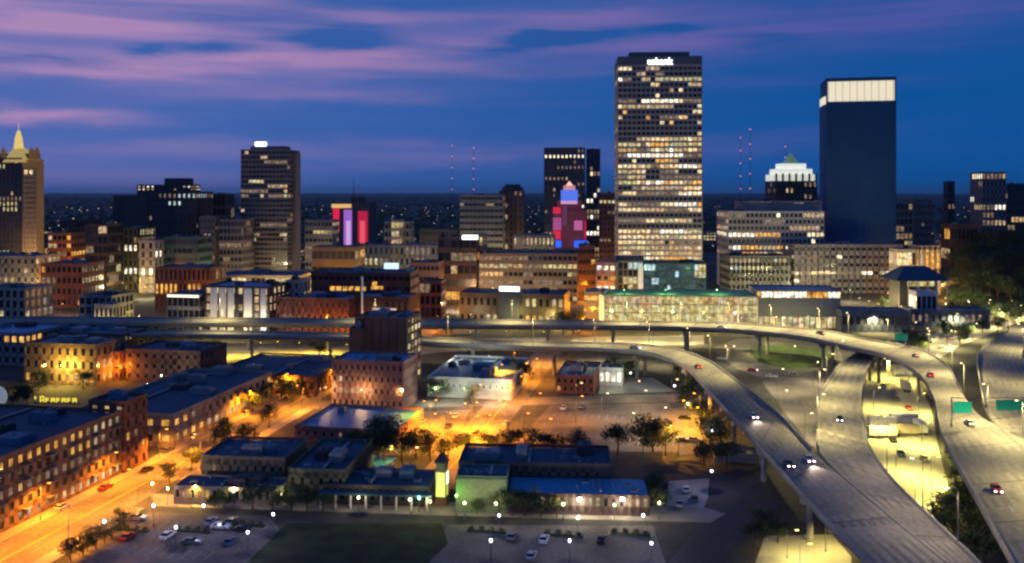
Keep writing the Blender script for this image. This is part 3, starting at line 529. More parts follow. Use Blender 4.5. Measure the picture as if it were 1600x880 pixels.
addbox(sb_, 'rooftop_sign', mat('sign_cyan', (.8,.9,.9), .5, 0, emit=(.6,.9,1), est=1.3), 15.5, 25, .5, 1, zat(420, 575), zat(411, 575))
for x in (17, 23.5): addbox(sb_, 'sign_post', polem, x, x+.3, .7, 1.4, zat(428, 575)-.4, zat(420, 575)+.02)
addbox(sb_, 'yellow_lit_window', PANES[AM], 7, 15, -.1, -.02, zat(452, 575), zat(447, 575)); addbox(sb_, 'yellow_lit_window', PANES[AM], 8, 11, -.1, -.02, zat(446.8, 575), zat(440, 575))
bp('amber brown lit warehouse above the dark flat block', 486, 556, 388, 690, 30, mat('ochre', (.36,.22,.10), .9, .2), roofn, 3, 7, .4, AMB, rot=R5, units=2, name='old_warehouse')
bp('grey broad slab beyond the cyan white sign', 558, 690, 385, 735, 26, grey, roofn, 4, 16, .15, DIMP, rot=R5, units=4)
bp('slate block right of the red and purple lit building', 600, 640, 348, 900, 24, grey, roofn, 6, 6, .25, DIMP, rot=R5, units=1)
bp('cream lit slab standing out right of the red lit building', 611, 624, 346, 880, 20, beige, roofn, 6, 2, .8, [OL, WA], rot=R5, units=0)
bp('dim block below the dark horizon near the radio masts', 655, 716, 360, 930, 24, bronze, roofn, 5, 9, .2, DIMP, rot=R5, units=2)
bp('shadowy slate block left of the red lit building', 476, 520, 345, 920, 24, grey, roofn, 6, 7, .35, DIMP, rot=R5, units=2)
bp('tall dark brown office tower with a white light on its roof', 375, 450, 235, 800, 34, mat('charcoal_brown', (.27,.20,.155), .8, .12), roofn, 27, 12, .11, [WA, OL, WA, DI, DI], rot=R5, units=0, name='office_tower', seed=16, rowp=lambda r, j, f: 2.6 if j in (8, 9, 5, 17) else r.choice((.1, .4, 1, 1)))
bp('narrow right wing of the tall dark brown office tower', 451, 462, 240, 812, 14, MATS['charcoal_brown'], roofn, 0, 0, rot=R5, units=0, name='office_tower')
Yt = 800; o = root('roof_beacon', 'white beacon light on top of the dark brown office tower', 'roof light', Vector((xat(403, Yt), Yt+10, zat(235, Yt+10)+.6)), -R5)
addbox(o, 'plant_room', MATS['charcoal_brown'], -10, 22, 0, 16, -1.2, 3.2); addbox(o, 'lamp_box', mat('beacon_glow', (.9,.9,1), .4, 0, emit=(.95,.95,1), est=3), -5.5, 4.5, -.5, 2, 3.21, 7)
bp('yellow lit podium at the foot of the dark brown tower', 330, 470, 432, 640, 40, beige, roofn, 3, 18, .6, [OL, WA, BR, DI], rot=R5, fh=.5, units=4, name='podium')
bp('tan slab pair left slab beside the dark brown tower', 311, 337, 340, 770, 30, mat('mauve_stone', (.25,.19,.17), .9, .15), roofn, 9, 4, .2, DIMP, rot=R5, units=1)
bp('tan slab pair right slab beside the dark brown tower', 342, 378, 345, 765, 30, MATS['mauve_stone'], roofn, 9, 6, .12, DIMP, rot=R5, units=1)
bp('small dark block with a coloured roof light behind the tan slabs', 312, 352, 304, 900, 24, darkm, roofn, 6, 6, .2, DIMP, rot=R5, units=1)
# dark stepped complex
bp('dark stepped office complex with a lit strip below its roof', 230, 308, 301, 790, 36, darkm, roofn, 12, 10, .12, [WA, CO, DI], rot=R5, units=0, seed=6, rowp=lambda r, j, f: 6 if j == f-1 else 1)
bp('cantilevered upper storeys left of the dark stepped complex', 176, 232, 307, 796, 30, darkm, roofn, 8, 8, .05, DIMP, rot=R5, units=1, zb=50)
bp('flat topped penthouse crowning the dark stepped complex', 212, 300, 290, 805, 20, darkm, roofn, 2, 12, .8, [WA, WH, DK], rot=R5, zb=81, units=0, fh=.5, name='penthouse')
bp('square lift house on the penthouse roof', 256, 294, 280, 812, 12, darkm, roofn, 0, 0, units=0, name='lift_house', rot=R5)
bp('olive lit glass block in front of the dark stepped complex', 170, 216, 358, 720, 30, mat('dark_olive', (.11,.11,.075), .8, .2), roofn, 8, 6, .5, [OL, DI, WH, DI], rot=R5, units=2, seed=3)
bp('slim pale lit tower block in front of the dark stepped complex', 217, 242, 378, 700, 20, beige, roofn, 6, 2, .7, [OL, WA, WH], rot=R5, units=0)
bp('navy glass block right of the slim pale tower', 243, 310, 372, 715, 28, gglass, roofn, 6, 8, .12, DIMP, rot=R5, units=2)
bp('nearly black block left of the olive glass block', 132, 168, 352, 690, 24, darkbrick, roofn, 7, 5, .06, DIMP, rot=R5, units=1)
bp('broad brown brick block glowing orange at its right corner', 240, 330, 420, 600, 26, brick, roofn, 3, 12, .15, AMB, rot=R5, units=3)
bp('rust brick block below the gilded tower', 62, 130, 414, 610, 28, redbrick, roofn, 4, 8, .2, AMB, rot=R5, units=3)
bp('tan block with bright wall lights at the left edge', -40, 58, 402, 640, 30, tan, roofn, 5, 9, .35, [WA, OL, DI, BR], rot=R5, units=3)
bp('small orange edged block right of the gilded tower', 74, 112, 366, 860, 24, mat('burnt_orange', (.4,.2,.07), .9, .2), roofn, 5, 5, .3, AMB, rot=R5, units=0)
bp('dark low slab between the gilded tower and the nearly black block', 104, 140, 345, 900, 24, darkbrick, roofn, 6, 5, .2, DIMP, rot=R5, units=1)
# gilded tower at the left edge; its gold light is painted as emission
Yl = 960; gt2 = bp('dark shaft of the gilded tower at the left edge', -30, 36, 248, Yl, 36, mat('dark_granite', (.11,.085,.08), .8, .2), roofn, 20, 10, .15, [WA, DI, OL], rot=R5, units=0, name='gilded_tower', seed=12)
lw2, lz = 66*Yl/F, zat(248, Yl); gold = mat('gold_glow_stone', (.27,.16,.07), .8, .2, emit=(1,.5,.12), est=.09); goldb = mat('gilded_roof_glow', (.4,.3,.1), .6, .1, emit=(1,.72,.2), est=.38)
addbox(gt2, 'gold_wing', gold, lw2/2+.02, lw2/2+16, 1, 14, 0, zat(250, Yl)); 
for i in range(5): addbox(gt2, 'wing_pier', tan, lw2/2+.4+i*3.6, lw2/2+1.5+i*3.6, .3, .98, 0, zat(262, Yl))
for j in range(18): addbox(gt2, 'spandrel', bronze, lw2/2+1.6, lw2/2+15.9, .75, .97, 8+j*5.4, 9.6+j*5.4)
for x in (lw2/2+3, lw2/2+9): addbox(gt2, 'crown_light', PANES[BR], x, x+3, -.2, .28, zat(272, Yl), zat(266, Yl))
addbox(gt2, 'upper_block', MATS['dark_granite'], -lw2/2, lw2/2+8, 6, 20, lz, zat(240, Yl))
m = MB(); x0, x1, zz = lw2/2-22, lw2/2+5, zat(254, Yl)+9; ap_ = ((x0+x1)/2, 6, zat(222, Yl))
for a, b in (((x0, -1), (x1, -1)), ((x1, -1), (x1, 34)), ((x1, 34), (x0, 34)), ((x0, 34), (x0, -1))): m.face([(*a, zz-9), (*b, zz-9), ap_])
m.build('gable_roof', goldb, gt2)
m = MB(); m.tube((ap_[0], 7, zat(232, Yl)), (ap_[0], 7, zat(214, Yl)), 5, 3.6, 8); m.tube((ap_[0], 7, zat(214, Yl)), (ap_[0], 7, zat(204, Yl)), 3.4, 1.6, 8); m.tube((ap_[0], 7, zat(204, Yl)), (ap_[0], 7, zat(192, Yl)), .35, .15, 5); m.build('lantern_spire', mat('spire_gold_glow', (.5,.36,.12), .5, 0, emit=(1,.70,.2), est=.75), gt2)
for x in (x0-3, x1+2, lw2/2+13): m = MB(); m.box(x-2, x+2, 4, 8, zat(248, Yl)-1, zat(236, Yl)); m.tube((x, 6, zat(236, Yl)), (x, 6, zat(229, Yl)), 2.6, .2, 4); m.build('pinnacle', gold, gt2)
# building with red, purple and amber floodlight painted as glowing piers
Yr = 1000; r_ = root('floodlit_building', 'building with red and violet floodlight stripes and amber cornice painted as glow', 'building', Vector((xat(549, Yr), Yr, 0)), -R5); u = Yr/F
addbox(r_, 'wall', mat('dark_slate', (.08,.07,.085), .8, .2), -29*u, 29*u, 0, 30, 0, zat(316, Yr)); addbox(r_, 'tower', MATS['dark_slate'], -2*u, 14*u, 3, 22, zat(316, Yr), zat(308, Yr))
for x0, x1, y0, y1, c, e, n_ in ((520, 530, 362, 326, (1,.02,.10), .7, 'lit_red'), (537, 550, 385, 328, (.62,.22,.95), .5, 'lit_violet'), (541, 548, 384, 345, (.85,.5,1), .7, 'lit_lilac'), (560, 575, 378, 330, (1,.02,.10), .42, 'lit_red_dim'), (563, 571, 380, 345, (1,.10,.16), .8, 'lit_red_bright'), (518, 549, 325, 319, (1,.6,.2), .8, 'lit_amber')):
    addbox(r_, 'painted_light_pier', flood(c, e, n_), (x0-549)*u, (x1-549)*u, -.8-(x1-x0 < 9)*.4-(y1 < 320)*.8, -.02, zat(y0, Yr), zat(y1, Yr))
m = MB(); m.tube((0, 10, zat(308, Yr)), (0, 10, zat(280, Yr)), .6, .3); m.build('mast', polem, r_)
# right-hand skyline
bp('tan apartment tower with red roof lights near the right edge', 1535, 1572, 270, 960, 26, mat('rose_stone', (.36,.25,.22), .9, .15), roofn, 12, 6, .3, [WA, DI, WH], rot=0, units=1, name='apartment_tower', seed=5)
bp('dim brown apartment tower at the right edge', 1574, 1610, 288, 990, 26, bronze, roofn, 10, 6, .25, [DI, WA], rot=0, units=1, name='apartment_tower')
bp('mauve apartment block right of the blue tower', 1400, 1426, 318, 1010, 26, MATS['mauve_stone'], roofn, 8, 4, .25, DIMP, rot=0, units=1)
bp('pale grey apartment block beyond the mauve block', 1428, 1456, 312, 1080, 26, grey, roofn, 8, 5, .2, DIMP, rot=0, units=1)
bp('tiny dark tower on the horizon right of the blue tower', 1481, 1492, 284, 1500, 16, darkm, roofn, 8, 2, .1, DIMP, rot=0, units=0)
bp('pale lit house front below the dark trees', 1404, 1432, 392, 640, 16, beige, roofn, 3, 4, .5, [BR, WA], rot=0, units=0, name='house')
bp('orange floodlit gabled hall below the dark trees', 1436, 1470, 386, 655, 18, tan, roofn, 2, 4, .6, AMB, rot=0, units=0, name='hall')
bp('row house in the dark trees with a few lit windows', 1484, 1528, 352, 760, 16, brick, roofn, 3, 7, .3, AMB, rot=0, units=1, name='house')
# pavilion with broad dark roof
Yp = 560; pv = root('pavilion', 'pavilion with broad dark hipped roof lit yellow under its eaves', 'pavilion', Vector((xat(1440, Yp), Yp, 0)), 0); u = Yp/F
zt, ze = zat(418, Yp), zat(438, Yp); m = MB(); a = [(-42*u, -3), (42*u, -3), (42*u, 24), (-42*u, 24)]; b = [(-18*u, 8), (18*u, 8), (18*u, 13), (-18*u, 13)]
for i in range(4): m.face([(*a[i], ze), (*a[(i+1)%4], ze), (*b[(i+1)%4], zt), (*b[i], zt)])
m.face([(*p, zt) for p in b]); m.face([(*p, ze-.1) for p in reversed(a)]); m.build('roof', roofn, pv)
addbox(pv, 'core', darkm, -30*u, 30*u, 4, 20, 0, ze-.2); addbox(pv, 'lit_clerestory', PANES[OL], -18*u, 24*u, 3.2, 3.98, zat(448, Yp), zat(441, Yp))
for i in range(6): addbox(pv, 'post', concrete, -38*u+i*15*u, -38*u+i*15*u+.6, -2, -1.4, 0, ze-.15)
bp('small bright white lit booth below the dark pavilion', 1432, 1464, 458, 530, 10, white, roofl, 1, 4, 1, [WH, BR], rot=0, units=0, name='booth', fw=.85, fh=.75)
def short(t):
    w = t.split(); return ' '.join(w[:16])
# ------------------------------------------------------------------ lamps
LG = {}
def ldata(col, power, rad=.3, cone=None):
    k = (col, power, rad, cone)
    if k not in LG:
        l = bpy.data.lights.new('lamp_light', 'SPOT' if cone else 'POINT')
        if cone: l.spot_size = math.radians(cone); l.spot_blend = .6
        l.energy = power; l.color = col; l.shadow_soft_size = rad; LG[k] = l
    return LG[k]
SOD = (1, .32, .012); YEL = (1, .78, .2); PAL = (1, .80, .42); WHI = (1, .92, .80); VIO = (.84, .74, 1.0)
def glow(c, e): return mat('lens_%.2f_%.2f_%.2f_%g' % (*c, e), (.8, .8, .8), .4, 0, emit=c, est=e)
LM = {}
def lamp_meshes(kind, h, col):
    k = (kind, h, col)
    if k in LM: return LM[k]
    out = []; p = MB(); p.tube((0, 0, 0), (0, 0, .5), .22, .18, 8); p.tube((0, 0, .5), (0, 0, h), .11, .07, 8); out.append(('pole', p.mesh('pole', polem)))
    if kind in ('street', 'twin'):
        for s in ((1,) if kind == 'street' else (1, -1)):
            a = MB(); a.tube((0, 0, h-.1), (s*1.0, 0, h+.25), .05); a.tube((s*1.0, 0, h+.25), (s*1.8, 0, h+.25), .05); out.append(('arm', a.mesh('arm', polem)))
            a = MB(); a.box(s*2.1-.42, s*2.1+.42, -.17, .17, h+.18, h+.34); out.append(('lamp_head', a.mesh('lamp_head', polem)))
            a = MB(); a.box(s*2.1-.36, s*2.1+.36, -.15, .15, h+.08, h+.179); out.append(('>lens', a.mesh('lens', glow(col, 14))))
    else:
        a = MB(); a.tube((0, 0, h), (0, 0, h+.12), .1, .26, 8); out.append(('collar', a.mesh('collar', polem)))
        a = MB(); a.tube((0, 0, h+.12), (0, 0, h+.4), .24, .34, 8); a.tube((0, 0, h+.4), (0, 0, h+.68), .34, .16, 8); out.append(('lens', a.mesh('lens', glow(col, 4))))
    LM[k] = out; return out
nl = [0]
def lamp(kind, loc, label, col, power, h=9, rot=0.0, group=None, name=None, light=True, cone=160):
    r = root(name or {'street': 'street_lamp', 'twin': 'twin_lamp', 'post': 'post_lamp'}[kind], label, 'street lamp', loc, rot, group)
    last = None
    for n, me in lamp_meshes(kind, h, col):
        if n[0] == '>': link(n[1:], me, last)
        else: last = link(n, me, r)
    if light:
        for s in ((1,) if kind == 'street' else (1, -1) if kind == 'twin' else (0,)):
            link('lamp_light', ldata(col, power, .25, cone), r, (s*2.1, 0, h-.12)) if kind != 'post' else link('lamp_light', ldata(col, power, .12), r, (0, 0, h+.9)); nl[0] += 1
    return r
def row(kind, pts, what, col, power, h=9, rot=0.0, group=None, **k):
    for i, p in enumerate(pts): lamp(kind, p, '%s %s' % (ORD[i], what), col, power, h, rot, group, **k)
K = 1.25
# street beside the brick apartments
row('street', [S1-U*8.4+V*t for t in (-62, -36, -10, 14, 66, 96)], 'orange street lamp from the near end along the brick apartment side', SOD, 26000*K, 9, 0, 'orange lamps on the apartment street')
row('street', [S1+U*8.4+V*t for t in (-48, -22, 8, 40, 78, 118)], 'orange street lamp from the near end opposite the apartment block', SOD, 26000*K, 9, math.pi, 'orange lamps on the apartment street')
row('street', [S2+U*8+V*t for t in (-16, 22, 62, 98, 138)], 'orange street lamp from the near end right of the middle street', SOD, 25000*K, 10, math.pi, 'orange lamps on the middle street')
row('street', [S2-U*8+V*t for t in (2, 44, 82, 120)], 'orange street lamp from the near end left of the middle street', SOD, 25000*K, 10, 0, 'orange lamps on the middle street')
row('street', [gp(x, y) for x, y in ((835, 655), (815, 690), (850, 700), (900, 660))], 'orange lamp counted along the left edge of the brown lot', SOD, 6000*K, 9, 0, 'orange lamps of the brown lot')
row('street', [gp(x, y) for x, y in ((940, 655), (1000, 650), (980, 690), (1030, 680))], 'added dull warm lamp counted in the middle of the brown lot', (1, .70, .42), 3800*K, 9, 0, 'added warm lamps of the brown lot')  # lamps added to lift the dim middle of the lot
row('street', [gp(x, y) for x, y in ((1175, 556), (1235, 572), (1300, 552), (1215, 541))], 'added lamp counted around the grass oval', (1, .86, .36), 5000*K, 9, 0, 'added lamps around the oval')  # lamps added to brighten the grass and loop road
row('twin', [gp(x, y) for x, y in ((736, 672), (756, 694), (690, 690), (672, 668))], 'twin headed lamp counted from the street in the orange lot', (1, .34, .012), 20000*K, 9, .4, 'twin lamps in the orange lot')
row('street', [gp(x, y) for x, y in ((1094, 655), (1100, 680), (1078, 668), (1060, 712))], 'lamp counted from the ramp in the yellow lit lot', (1, .42, .012), 17000*K, 9, math.pi, 'lamps in the yellow lit lot')
row('street', [gp(x, y) for x, y in ((600, 730), (640, 732), (560, 722))], 'lamp counted from the blue pavilion in the alley behind the dark wing', (1, .6, .15), 2600*K, 6, 0, 'lamps in the alley behind the hall')
row('street', [gp(x, y) for x, y in ((500, 640), (556, 644), (618, 643), (900, 632), (990, 629), (1050, 626))], 'lamp counted along the cross street behind the loft', (1, .58, .22), 2300*K, 8, 0, 'lamps on the back cross street', cone=None)  # lamps right before the loft are added to brighten its front
row('post', [gp(x, y) for x, y in ((262, 788), (365, 792), (440, 797), (560, 803), (640, 806), (726, 812), (775, 813), (880, 814), (960, 815), (1030, 812))], 'post lamp from the left along the cross street before the hall', PAL, 600*K, 3.6, 0, 'post lamps along the hall street')
row('post', [gp(x, y) for x, y in ((163, 848), (275, 858), (318, 822), (387, 866), (427, 836), (240, 822))], 'post lamp from the left in the grey parking lot', VIO, 650*K, 4.4, 0, 'post lamps in the grey lot')
row('post', [gp(x, y) for x, y in ((780, 838), (767, 880), (890, 880), (903, 842), (1018, 884), (1005, 838))], 'post lamp counted in the plaza before the blue-roofed wing', VIO, 520*K, 4.4, 0, 'post lamps in the plaza')
row('post', [gp(x, y) for x, y in ((1112, 768), (1054, 625), (1075, 655), (1113, 700))], 'post lamp counted in the dark strip left of the ramp', VIO, 700*K, 5, 0, 'post lamps beside the ramp')
# lamps of single character
lamp('street', gp(88, 606), 'very bright yellow flood lamp before the tan brick building', (1,.66,.1), 19000*K, 9, 0, name='flood_lamp', cone=None)
lamp('street', gp(62, 600), 'second bright yellow flood lamp left of the first', (1, .66, .1), 9000*K, 8, 0, name='flood_lamp', cone=None)
lamp('street', gp(175, 598), 'orange lamp before the narrow orange lit house', SOD, 7000*K, 7, 0, cone=None)
lamp('post', gp(252, 612), 'white globe lamp before the bare brown wall', WHI, 2600*K, 6, 0); lamp('post', gp(230, 618), 'dimmer white globe lamp left of the globe before the brown wall', WHI, 900*K, 4, 0)
for x, w in ((711, 'left'), (764, 'right')):
    p = gp(x, 557, 0); Yq = 378; lamp('street', Vector((xat(x, Yq), Yq, 0)), '%s of the two white floodlights over the white building roof' % w, (.95, 1, .9), 1600*K, zat(558, Yq), math.pi/2, 'white floodlights over the white building', name='floodlight', cone=None)
row('street', [gp(x, y) for x, y in ((680, 634), (725, 634), (775, 634))], 'pale lamp from the left lighting the white wall', (.92, 1, .72), 3600*K, 6, math.pi/2, 'lamps before the white wall', cone=None)
lamp('post', gp(948, 600), 'white lamp beside the kiosk', (.9, 1, .85), 3000*K, 6); lamp('post', gp(985, 612), 'pale green lamp in the lot by the kiosk', (.75, 1, .7), 2400*K, 7)
lamp('post', gp(713, 806), 'green lamp lighting the front block beside the lit tower', (.25, 1, .1), 240*K, 4.5); lamp('post', gp(655, 800), 'teal lamp under the canopy end left of the lit tower', (.2, 1, .6), 250*K, 3)
lamp('post', gp(672, 802), 'warm lamp at the foot of the lit tower', (1, .7, .25), 500*K, 2.5)
lamp('street', gp(300, 794), 'yellow lamp at the corner of the front wing', (1, .6, .1), 3000*K, 5, math.pi/2); lamp('post', gp(238, 784), 'tall pale lit pillar lamp at the street corner', (1, .85, .4), 2500*K, 4.2)
for i, x in enumerate((905, 972)):
    Yw = 219.2 - (x-903)*.012; o = root('wall_lamp', '%s of the two bright wall lamps under the blue roof' % ('left', 'right')[i], 'wall lamp', Vector((xat(x, Yw), Yw-.4, zat(779, Yw))), 0, 'wall lamps under the blue roof')
    addbox(o, 'bracket', polem, -.2, .2, 0, .5, .1, .4); addbox(o, 'lens', glow((1, .92, .7), 30), -.42, .42, -.35, 0, -.25, .3); link('lamp_light', ldata((1, .88, .6), 1300*K), o, (0, -1, -.4))
# elevated roads
def on_deck(D, fracs, side, what, power, col=(1, .80, .33), h=10):
    A, B = D; pts = []
    for f in fracs:
        i = int(f*(len(A)-1)); a, b = (A[i], B[i]) if side == 0 else (B[i], A[i]); d = (b-a).normalized(); pts.append((a+d*.2+Vector((0, 0, 1)), math.atan2(d.y, d.x)))
    for i, (p, r) in enumerate(pts): lamp('street', p, '%s %s' % (ORD[i], what), col, power, h, r, 'lamps on the elevated roads')
on_deck(UP, (.09, .14, .19, .245, .285, .335, .375, .43, .475, .53, .59, .65, .71, .77, .825, .87, .91), 1, 'lamp from the left end of the upper elevated road', 20000*K)
on_deck(R1, (.11, .17, .235, .30, .365, .43, .50, .56, .62), 1, 'lamp from the left end of the lower elevated road', 11000*K)
on_deck(R2, (.28, .38, .47, .56), 0, 'lamp from the top of the pale slip ramp', 14000*K)
on_deck(R2, (.66, .76, .86), 1, 'lamp from the top of the merged ramp right side', 3600*K, (1, .78, .55))
on_deck(R3, (.2, .45, .7), 1, 'lamp from the top of the far right carriageway', 13000*K)
row('street', [gp(x, y) for x, y in ((1375, 590), (1420, 600), (1365, 640), (1435, 650), (1372, 690), (1440, 700), (1400, 740), (1455, 760), (1430, 795))], 'lamp from the top in the bright yellow yard', (1, .84, .19), 15000*K, 8, 0, 'lamps in the bright yellow yard')
row('street', [gp(x, y) for x, y in ((1230, 872), (1290, 862), (1250, 895))], 'yellow lamp in the yard below the ramp at the bottom edge', YEL, 3600*K, 6, 0, 'lamps in the bottom yard')
row('street', [gp(x, y) for x, y in ((1220, 650), (1258, 690), (1215, 612), (1140, 572), (1270, 600))], 'lamp in the empty lot between the ramps counted from its middle', PAL, 8000*K, 9, 0, 'lamps in the lot between ramps')
row('street', [gp(x, y) for x, y in ((1480, 545), (1520, 532), (1450, 560), (1560, 512), (1590, 500), (1540, 496), (1490, 515), (1425, 530), (1360, 520), (1330, 512))], 'pale yellow lamp along the bright avenue counted from its near end', (1, .84, .30), 26000*K, 9, 0, 'lamps on the bright avenue')
row('street', [gp(x, y) for x, y in ((215, 556), (265, 557), (340, 560), (405, 560), (432, 558), (466, 560), (500, 556), (540, 563))], 'yellow lamp from the left under the elevated road', (1, .66, .06), 24000*K, 7, math.pi/2, 'yellow lamps under the elevated road')
row('street', [gp(x, y) for x, y in ((735, 541), (790, 540), (850, 540), (905, 538), (960, 537), (1020, 538), (1080, 540))], 'lamp from the left between the two elevated roads', (1, .78, .28), 9000*K, 7, math.pi/2, 'lamps between the elevated roads')
row('street', [gp(x, y) for x, y in ((890, 572), (935, 566), (990, 568), (1035, 575))], 'lamp from the left below the bending lower road', (1, .8, .4), 4000*K, 6, math.pi/2, 'lamps below the bend')
# downtown streets behind the elevated road: (photo column, distance, colour, power)
dts = [(215, 505, YEL, 5000), (240, 498, YEL, 4500), (80, 555, SOD, 14000), (95, 560, (1,.5,.3), 8000), (28, 520, PAL, 7000), (150, 480, PAL, 3500), (285, 480, PAL, 3000), (360, 478, PAL, 4500), (405, 478, WHI, 3500), (480, 477, SOD, 3500), (530, 478, SOD, 3000), (600, 480, SOD, 3000),
       (683, 505, SOD, 12000), (690, 560, (1,.6,.25), 16000), (712, 590, (1,.72,.42), 22000), (735, 510, PAL, 3500), (800, 506, YEL, 4500), (860, 508, YEL, 3500), (915, 500, SOD, 11000), (935, 560, SOD, 22000), (958, 570, SOD, 12000), (1120, 560, PAL, 14000), (1110, 640, (1,.7,.3), 18000),
       (960, 497, YEL, 4500), (1010, 497, YEL, 4500), (1060, 497, YEL, 4500), (1110, 498, YEL, 4500), (1160, 498, PAL, 6000), (1215, 502, YEL, 5500), (1265, 502, YEL, 5000), (1200, 660, PAL, 9000), (1260, 670, PAL, 9000), (1150, 620, WHI, 9000), (1330, 640, PAL, 10000), (1390, 620, YEL, 8000), (1425, 620, (1,.75,.5), 9000), (1455, 632, SOD, 22000), (1480, 560, PAL, 6000), (1410, 545, PAL, 6000), (1345, 590, PAL, 6000), (1375, 560, (1,.5,.2), 5000),
       (15, 600, YEL, 9000), (45, 620, (1,.8,.5), 12000), (110, 640, SOD, 14000), (100, 820, SOD, 30000), (60, 900, (1,.65,.25), 40000), (40, 930, (1,.65,.25), 30000), (225, 660, PAL, 14000), (320, 580, SOD, 14000), (330, 620, (1,.75,.35), 14000), (400, 610, PAL, 9000), (455, 620, YEL, 9000), (345, 720, PAL, 22000), (280, 680, PAL, 9000), (430, 760, PAL, 16000),
       (520, 660, (1,.55,.15), 20000), (600, 690, PAL, 9000), (650, 700, PAL, 9000), (650, 600, (1,.6,.3), 12000), (730, 615, SOD, 9000), (760, 620, PAL, 9000), (850, 615, PAL, 9000), (915, 640, SOD, 20000), (760, 800, PAL, 30000), (795, 830, (1,.7,.4), 22000), (840, 720, PAL, 20000), (620, 850, PAL, 18000), (500, 880, PAL, 20000), (690, 880, PAL, 15000), (880, 870, (1,.75,.6), 15000), (950, 760, (1,.5,.2), 15000), (1020, 640, PAL, 9000), (1060, 640, PAL, 9000), (190, 690, YEL, 10000), (1180, 700, PAL, 20000), (1240, 705, PAL, 20000), (1415, 960, PAL, 22000), (1550, 920, PAL, 26000), (1500, 735, SOD, 12000), (1300, 590, YEL, 9000), (1360, 575, YEL, 7000), (1395, 585, (1,.85,.4), 9000), (1480, 590, YEL, 9000), (1515, 575, (.95,.9,.5), 8000), (1550, 580, PAL, 9000), (1585, 575, YEL, 9000), (1500, 530, YEL, 8000), (1565, 535, PAL, 8000), (1320, 545, (1,.6,.2), 8000), (1270, 600, PAL, 9000), (1180, 600, WHI, 9000), (1225, 590, YEL, 8000), (1445, 600, (1,.7,.3), 9000), (1430, 700, (1,.5,.1), 16000), (1470, 690, (1,.55,.15), 14000)]
for i, (x, Yq, c, pw) in enumerate(dts):
    d = 'the row behind the elevated road' if Yq < 540 else 'the nearer downtown streets' if Yq < 650 else 'the deep downtown streets'
    w, b, n = by((xat(x, Yq), Yq), 'street lamp'); lamp('street', Vector((xat(x, Yq), Yq, 0)), short(('' if n == 0 else ORD[n]+' ')+'lamp by the '+b), c, pw*1.4*K, 9, math.pi/2, 'downtown street lamps', cone=None)
for i, x in enumerate((975, 1040, 1120)):
    Yq = 522; lamp('post', Vector((xat(x, Yq), Yq, zat(463, 512)-.05)), '%s added green roof light from the left on the glass hall' % ORD[i], (.45, 1, .4), 2600*K, 2.2, 0, 'added green roof lights of the glass hall', name='added_roof_light')  # green lamps added to tint the hall roof
# ------------------------------------------------------------------ trees
leafm = [mat('leaves_dark', (.035, .055, .02), .9, .4, 1.5), mat('leaves_mid', (.05, .08, .025), .9, .4, 1.5)]; bark = mat('bark', (.07, .05, .035), .95, .3, 2)
CR, TR = [], []
for k in range(6):
    rng = random.Random(50+k); cl = [(Vector((rng.uniform(-.3,.3), rng.uniform(-.3,.3), rng.uniform(.4,.92))), rng.uniform(.13,.26)) for _ in range(17)]; m = MB()
    for _ in range(1500):
        c, r = rng.choice(cl); d = Vector((rng.gauss(0,1), rng.gauss(0,1), rng.gauss(0,.8))).normalized(); p = c+d*r*rng.random()**.35
        n = (d+Vector((rng.uniform(-1,1), rng.uniform(-1,1), rng.uniform(-.4,1)))).normalized(); a = n.orthogonal().normalized(); b = n.cross(a); s = rng.uniform(.016,.034); t = rng.random()*6.28
        a, b = a*math.cos(t)+b*math.sin(t), b*math.cos(t)-a*math.sin(t); m.face([p-a*s, p+b*s*.7, p+a*s, p-b*s*.7], int(rng.random() < .4))
    CR.append(m.mesh('crown', leafm))
    m = MB(); m.tube((0,0,0), (.01,.01,.32), .028, .02, 7); m.tube((.01,.01,.32), (.02,0,.75), .02, .006, 6)
    for c, r in cl[:7]: m.tube((.01,.01,rng.uniform(.28,.5)), tuple(c), .011, .004, 5)
    TR.append(m.mesh('trunk', bark))
tn = [0]
def tree(loc, h, label, group, wid=1.0, name='tree'):
    rng = random.Random(tn[0]*13+1); tn[0] += 1
    r = root(name, label, 'tree', loc, rng.random()*6.28, group); r.scale = (h*wid, h*wid, h); k = rng.randrange(6); link('trunk', TR[k], r); link('crown', CR[k], r)
def trees(pts, what, group=None, wid=1.15):
    for i, q in enumerate(pts):
        x, y, h = q[:3]; tree(gp(x, y), h, '%s %s' % (ORD[i], what) if len(pts) > 1 else what, group, wid)
trees([(335,652,9),(355,648,10),(375,640,9),(395,645,9),(420,668,8),(385,700,8),(410,632,8)], 'dark tree from the near end of the warehouse row', 'trees beyond the warehouse')
trees([(560,716,9),(578,722,11),(600,716,12),(628,722,10),(650,716,9),(672,720,8)], 'dark tree from the left behind the dark wing', 'trees behind the dark wing', 1.3)
trees([(700,716,8),(730,715,8),(762,714,8),(800,714,9),(820,712,8),(905,714,9),(965,712,10),(1020,706,12),(1005,712,9),(870,714,7),(1040,712,9),(845,713,8)], 'dark tree counted along the lane behind the barn-like hall', 'trees behind the barn hall')
trees([(20,640,10),(42,636,9),(60,612,8),(130,608,8),(300,612,7),(440,622,9),(455,628,8),(470,618,8)], 'dark tree from the left among the left-hand roofs', 'trees among the left roofs', 1.25)
trees([(265,758,6),(345,705,7),(352,692,8),(300,735,6)], 'street tree counted along the hall side of the apartment street', 'trees on the hall pavement', 1.1)
trees([(685,628,9),(735,632,7)], 'round tree from the left before the white wall', 'trees before the white wall', 1.2)
trees([(812,602,11),(800,614,8)], 'street tree counted from the elevated road on the middle street', 'middle street trees')
trees([(962,596,11),(985,590,8)], 'green tree counted from the kiosk below the bending road', 'trees by the kiosk', 1.3)
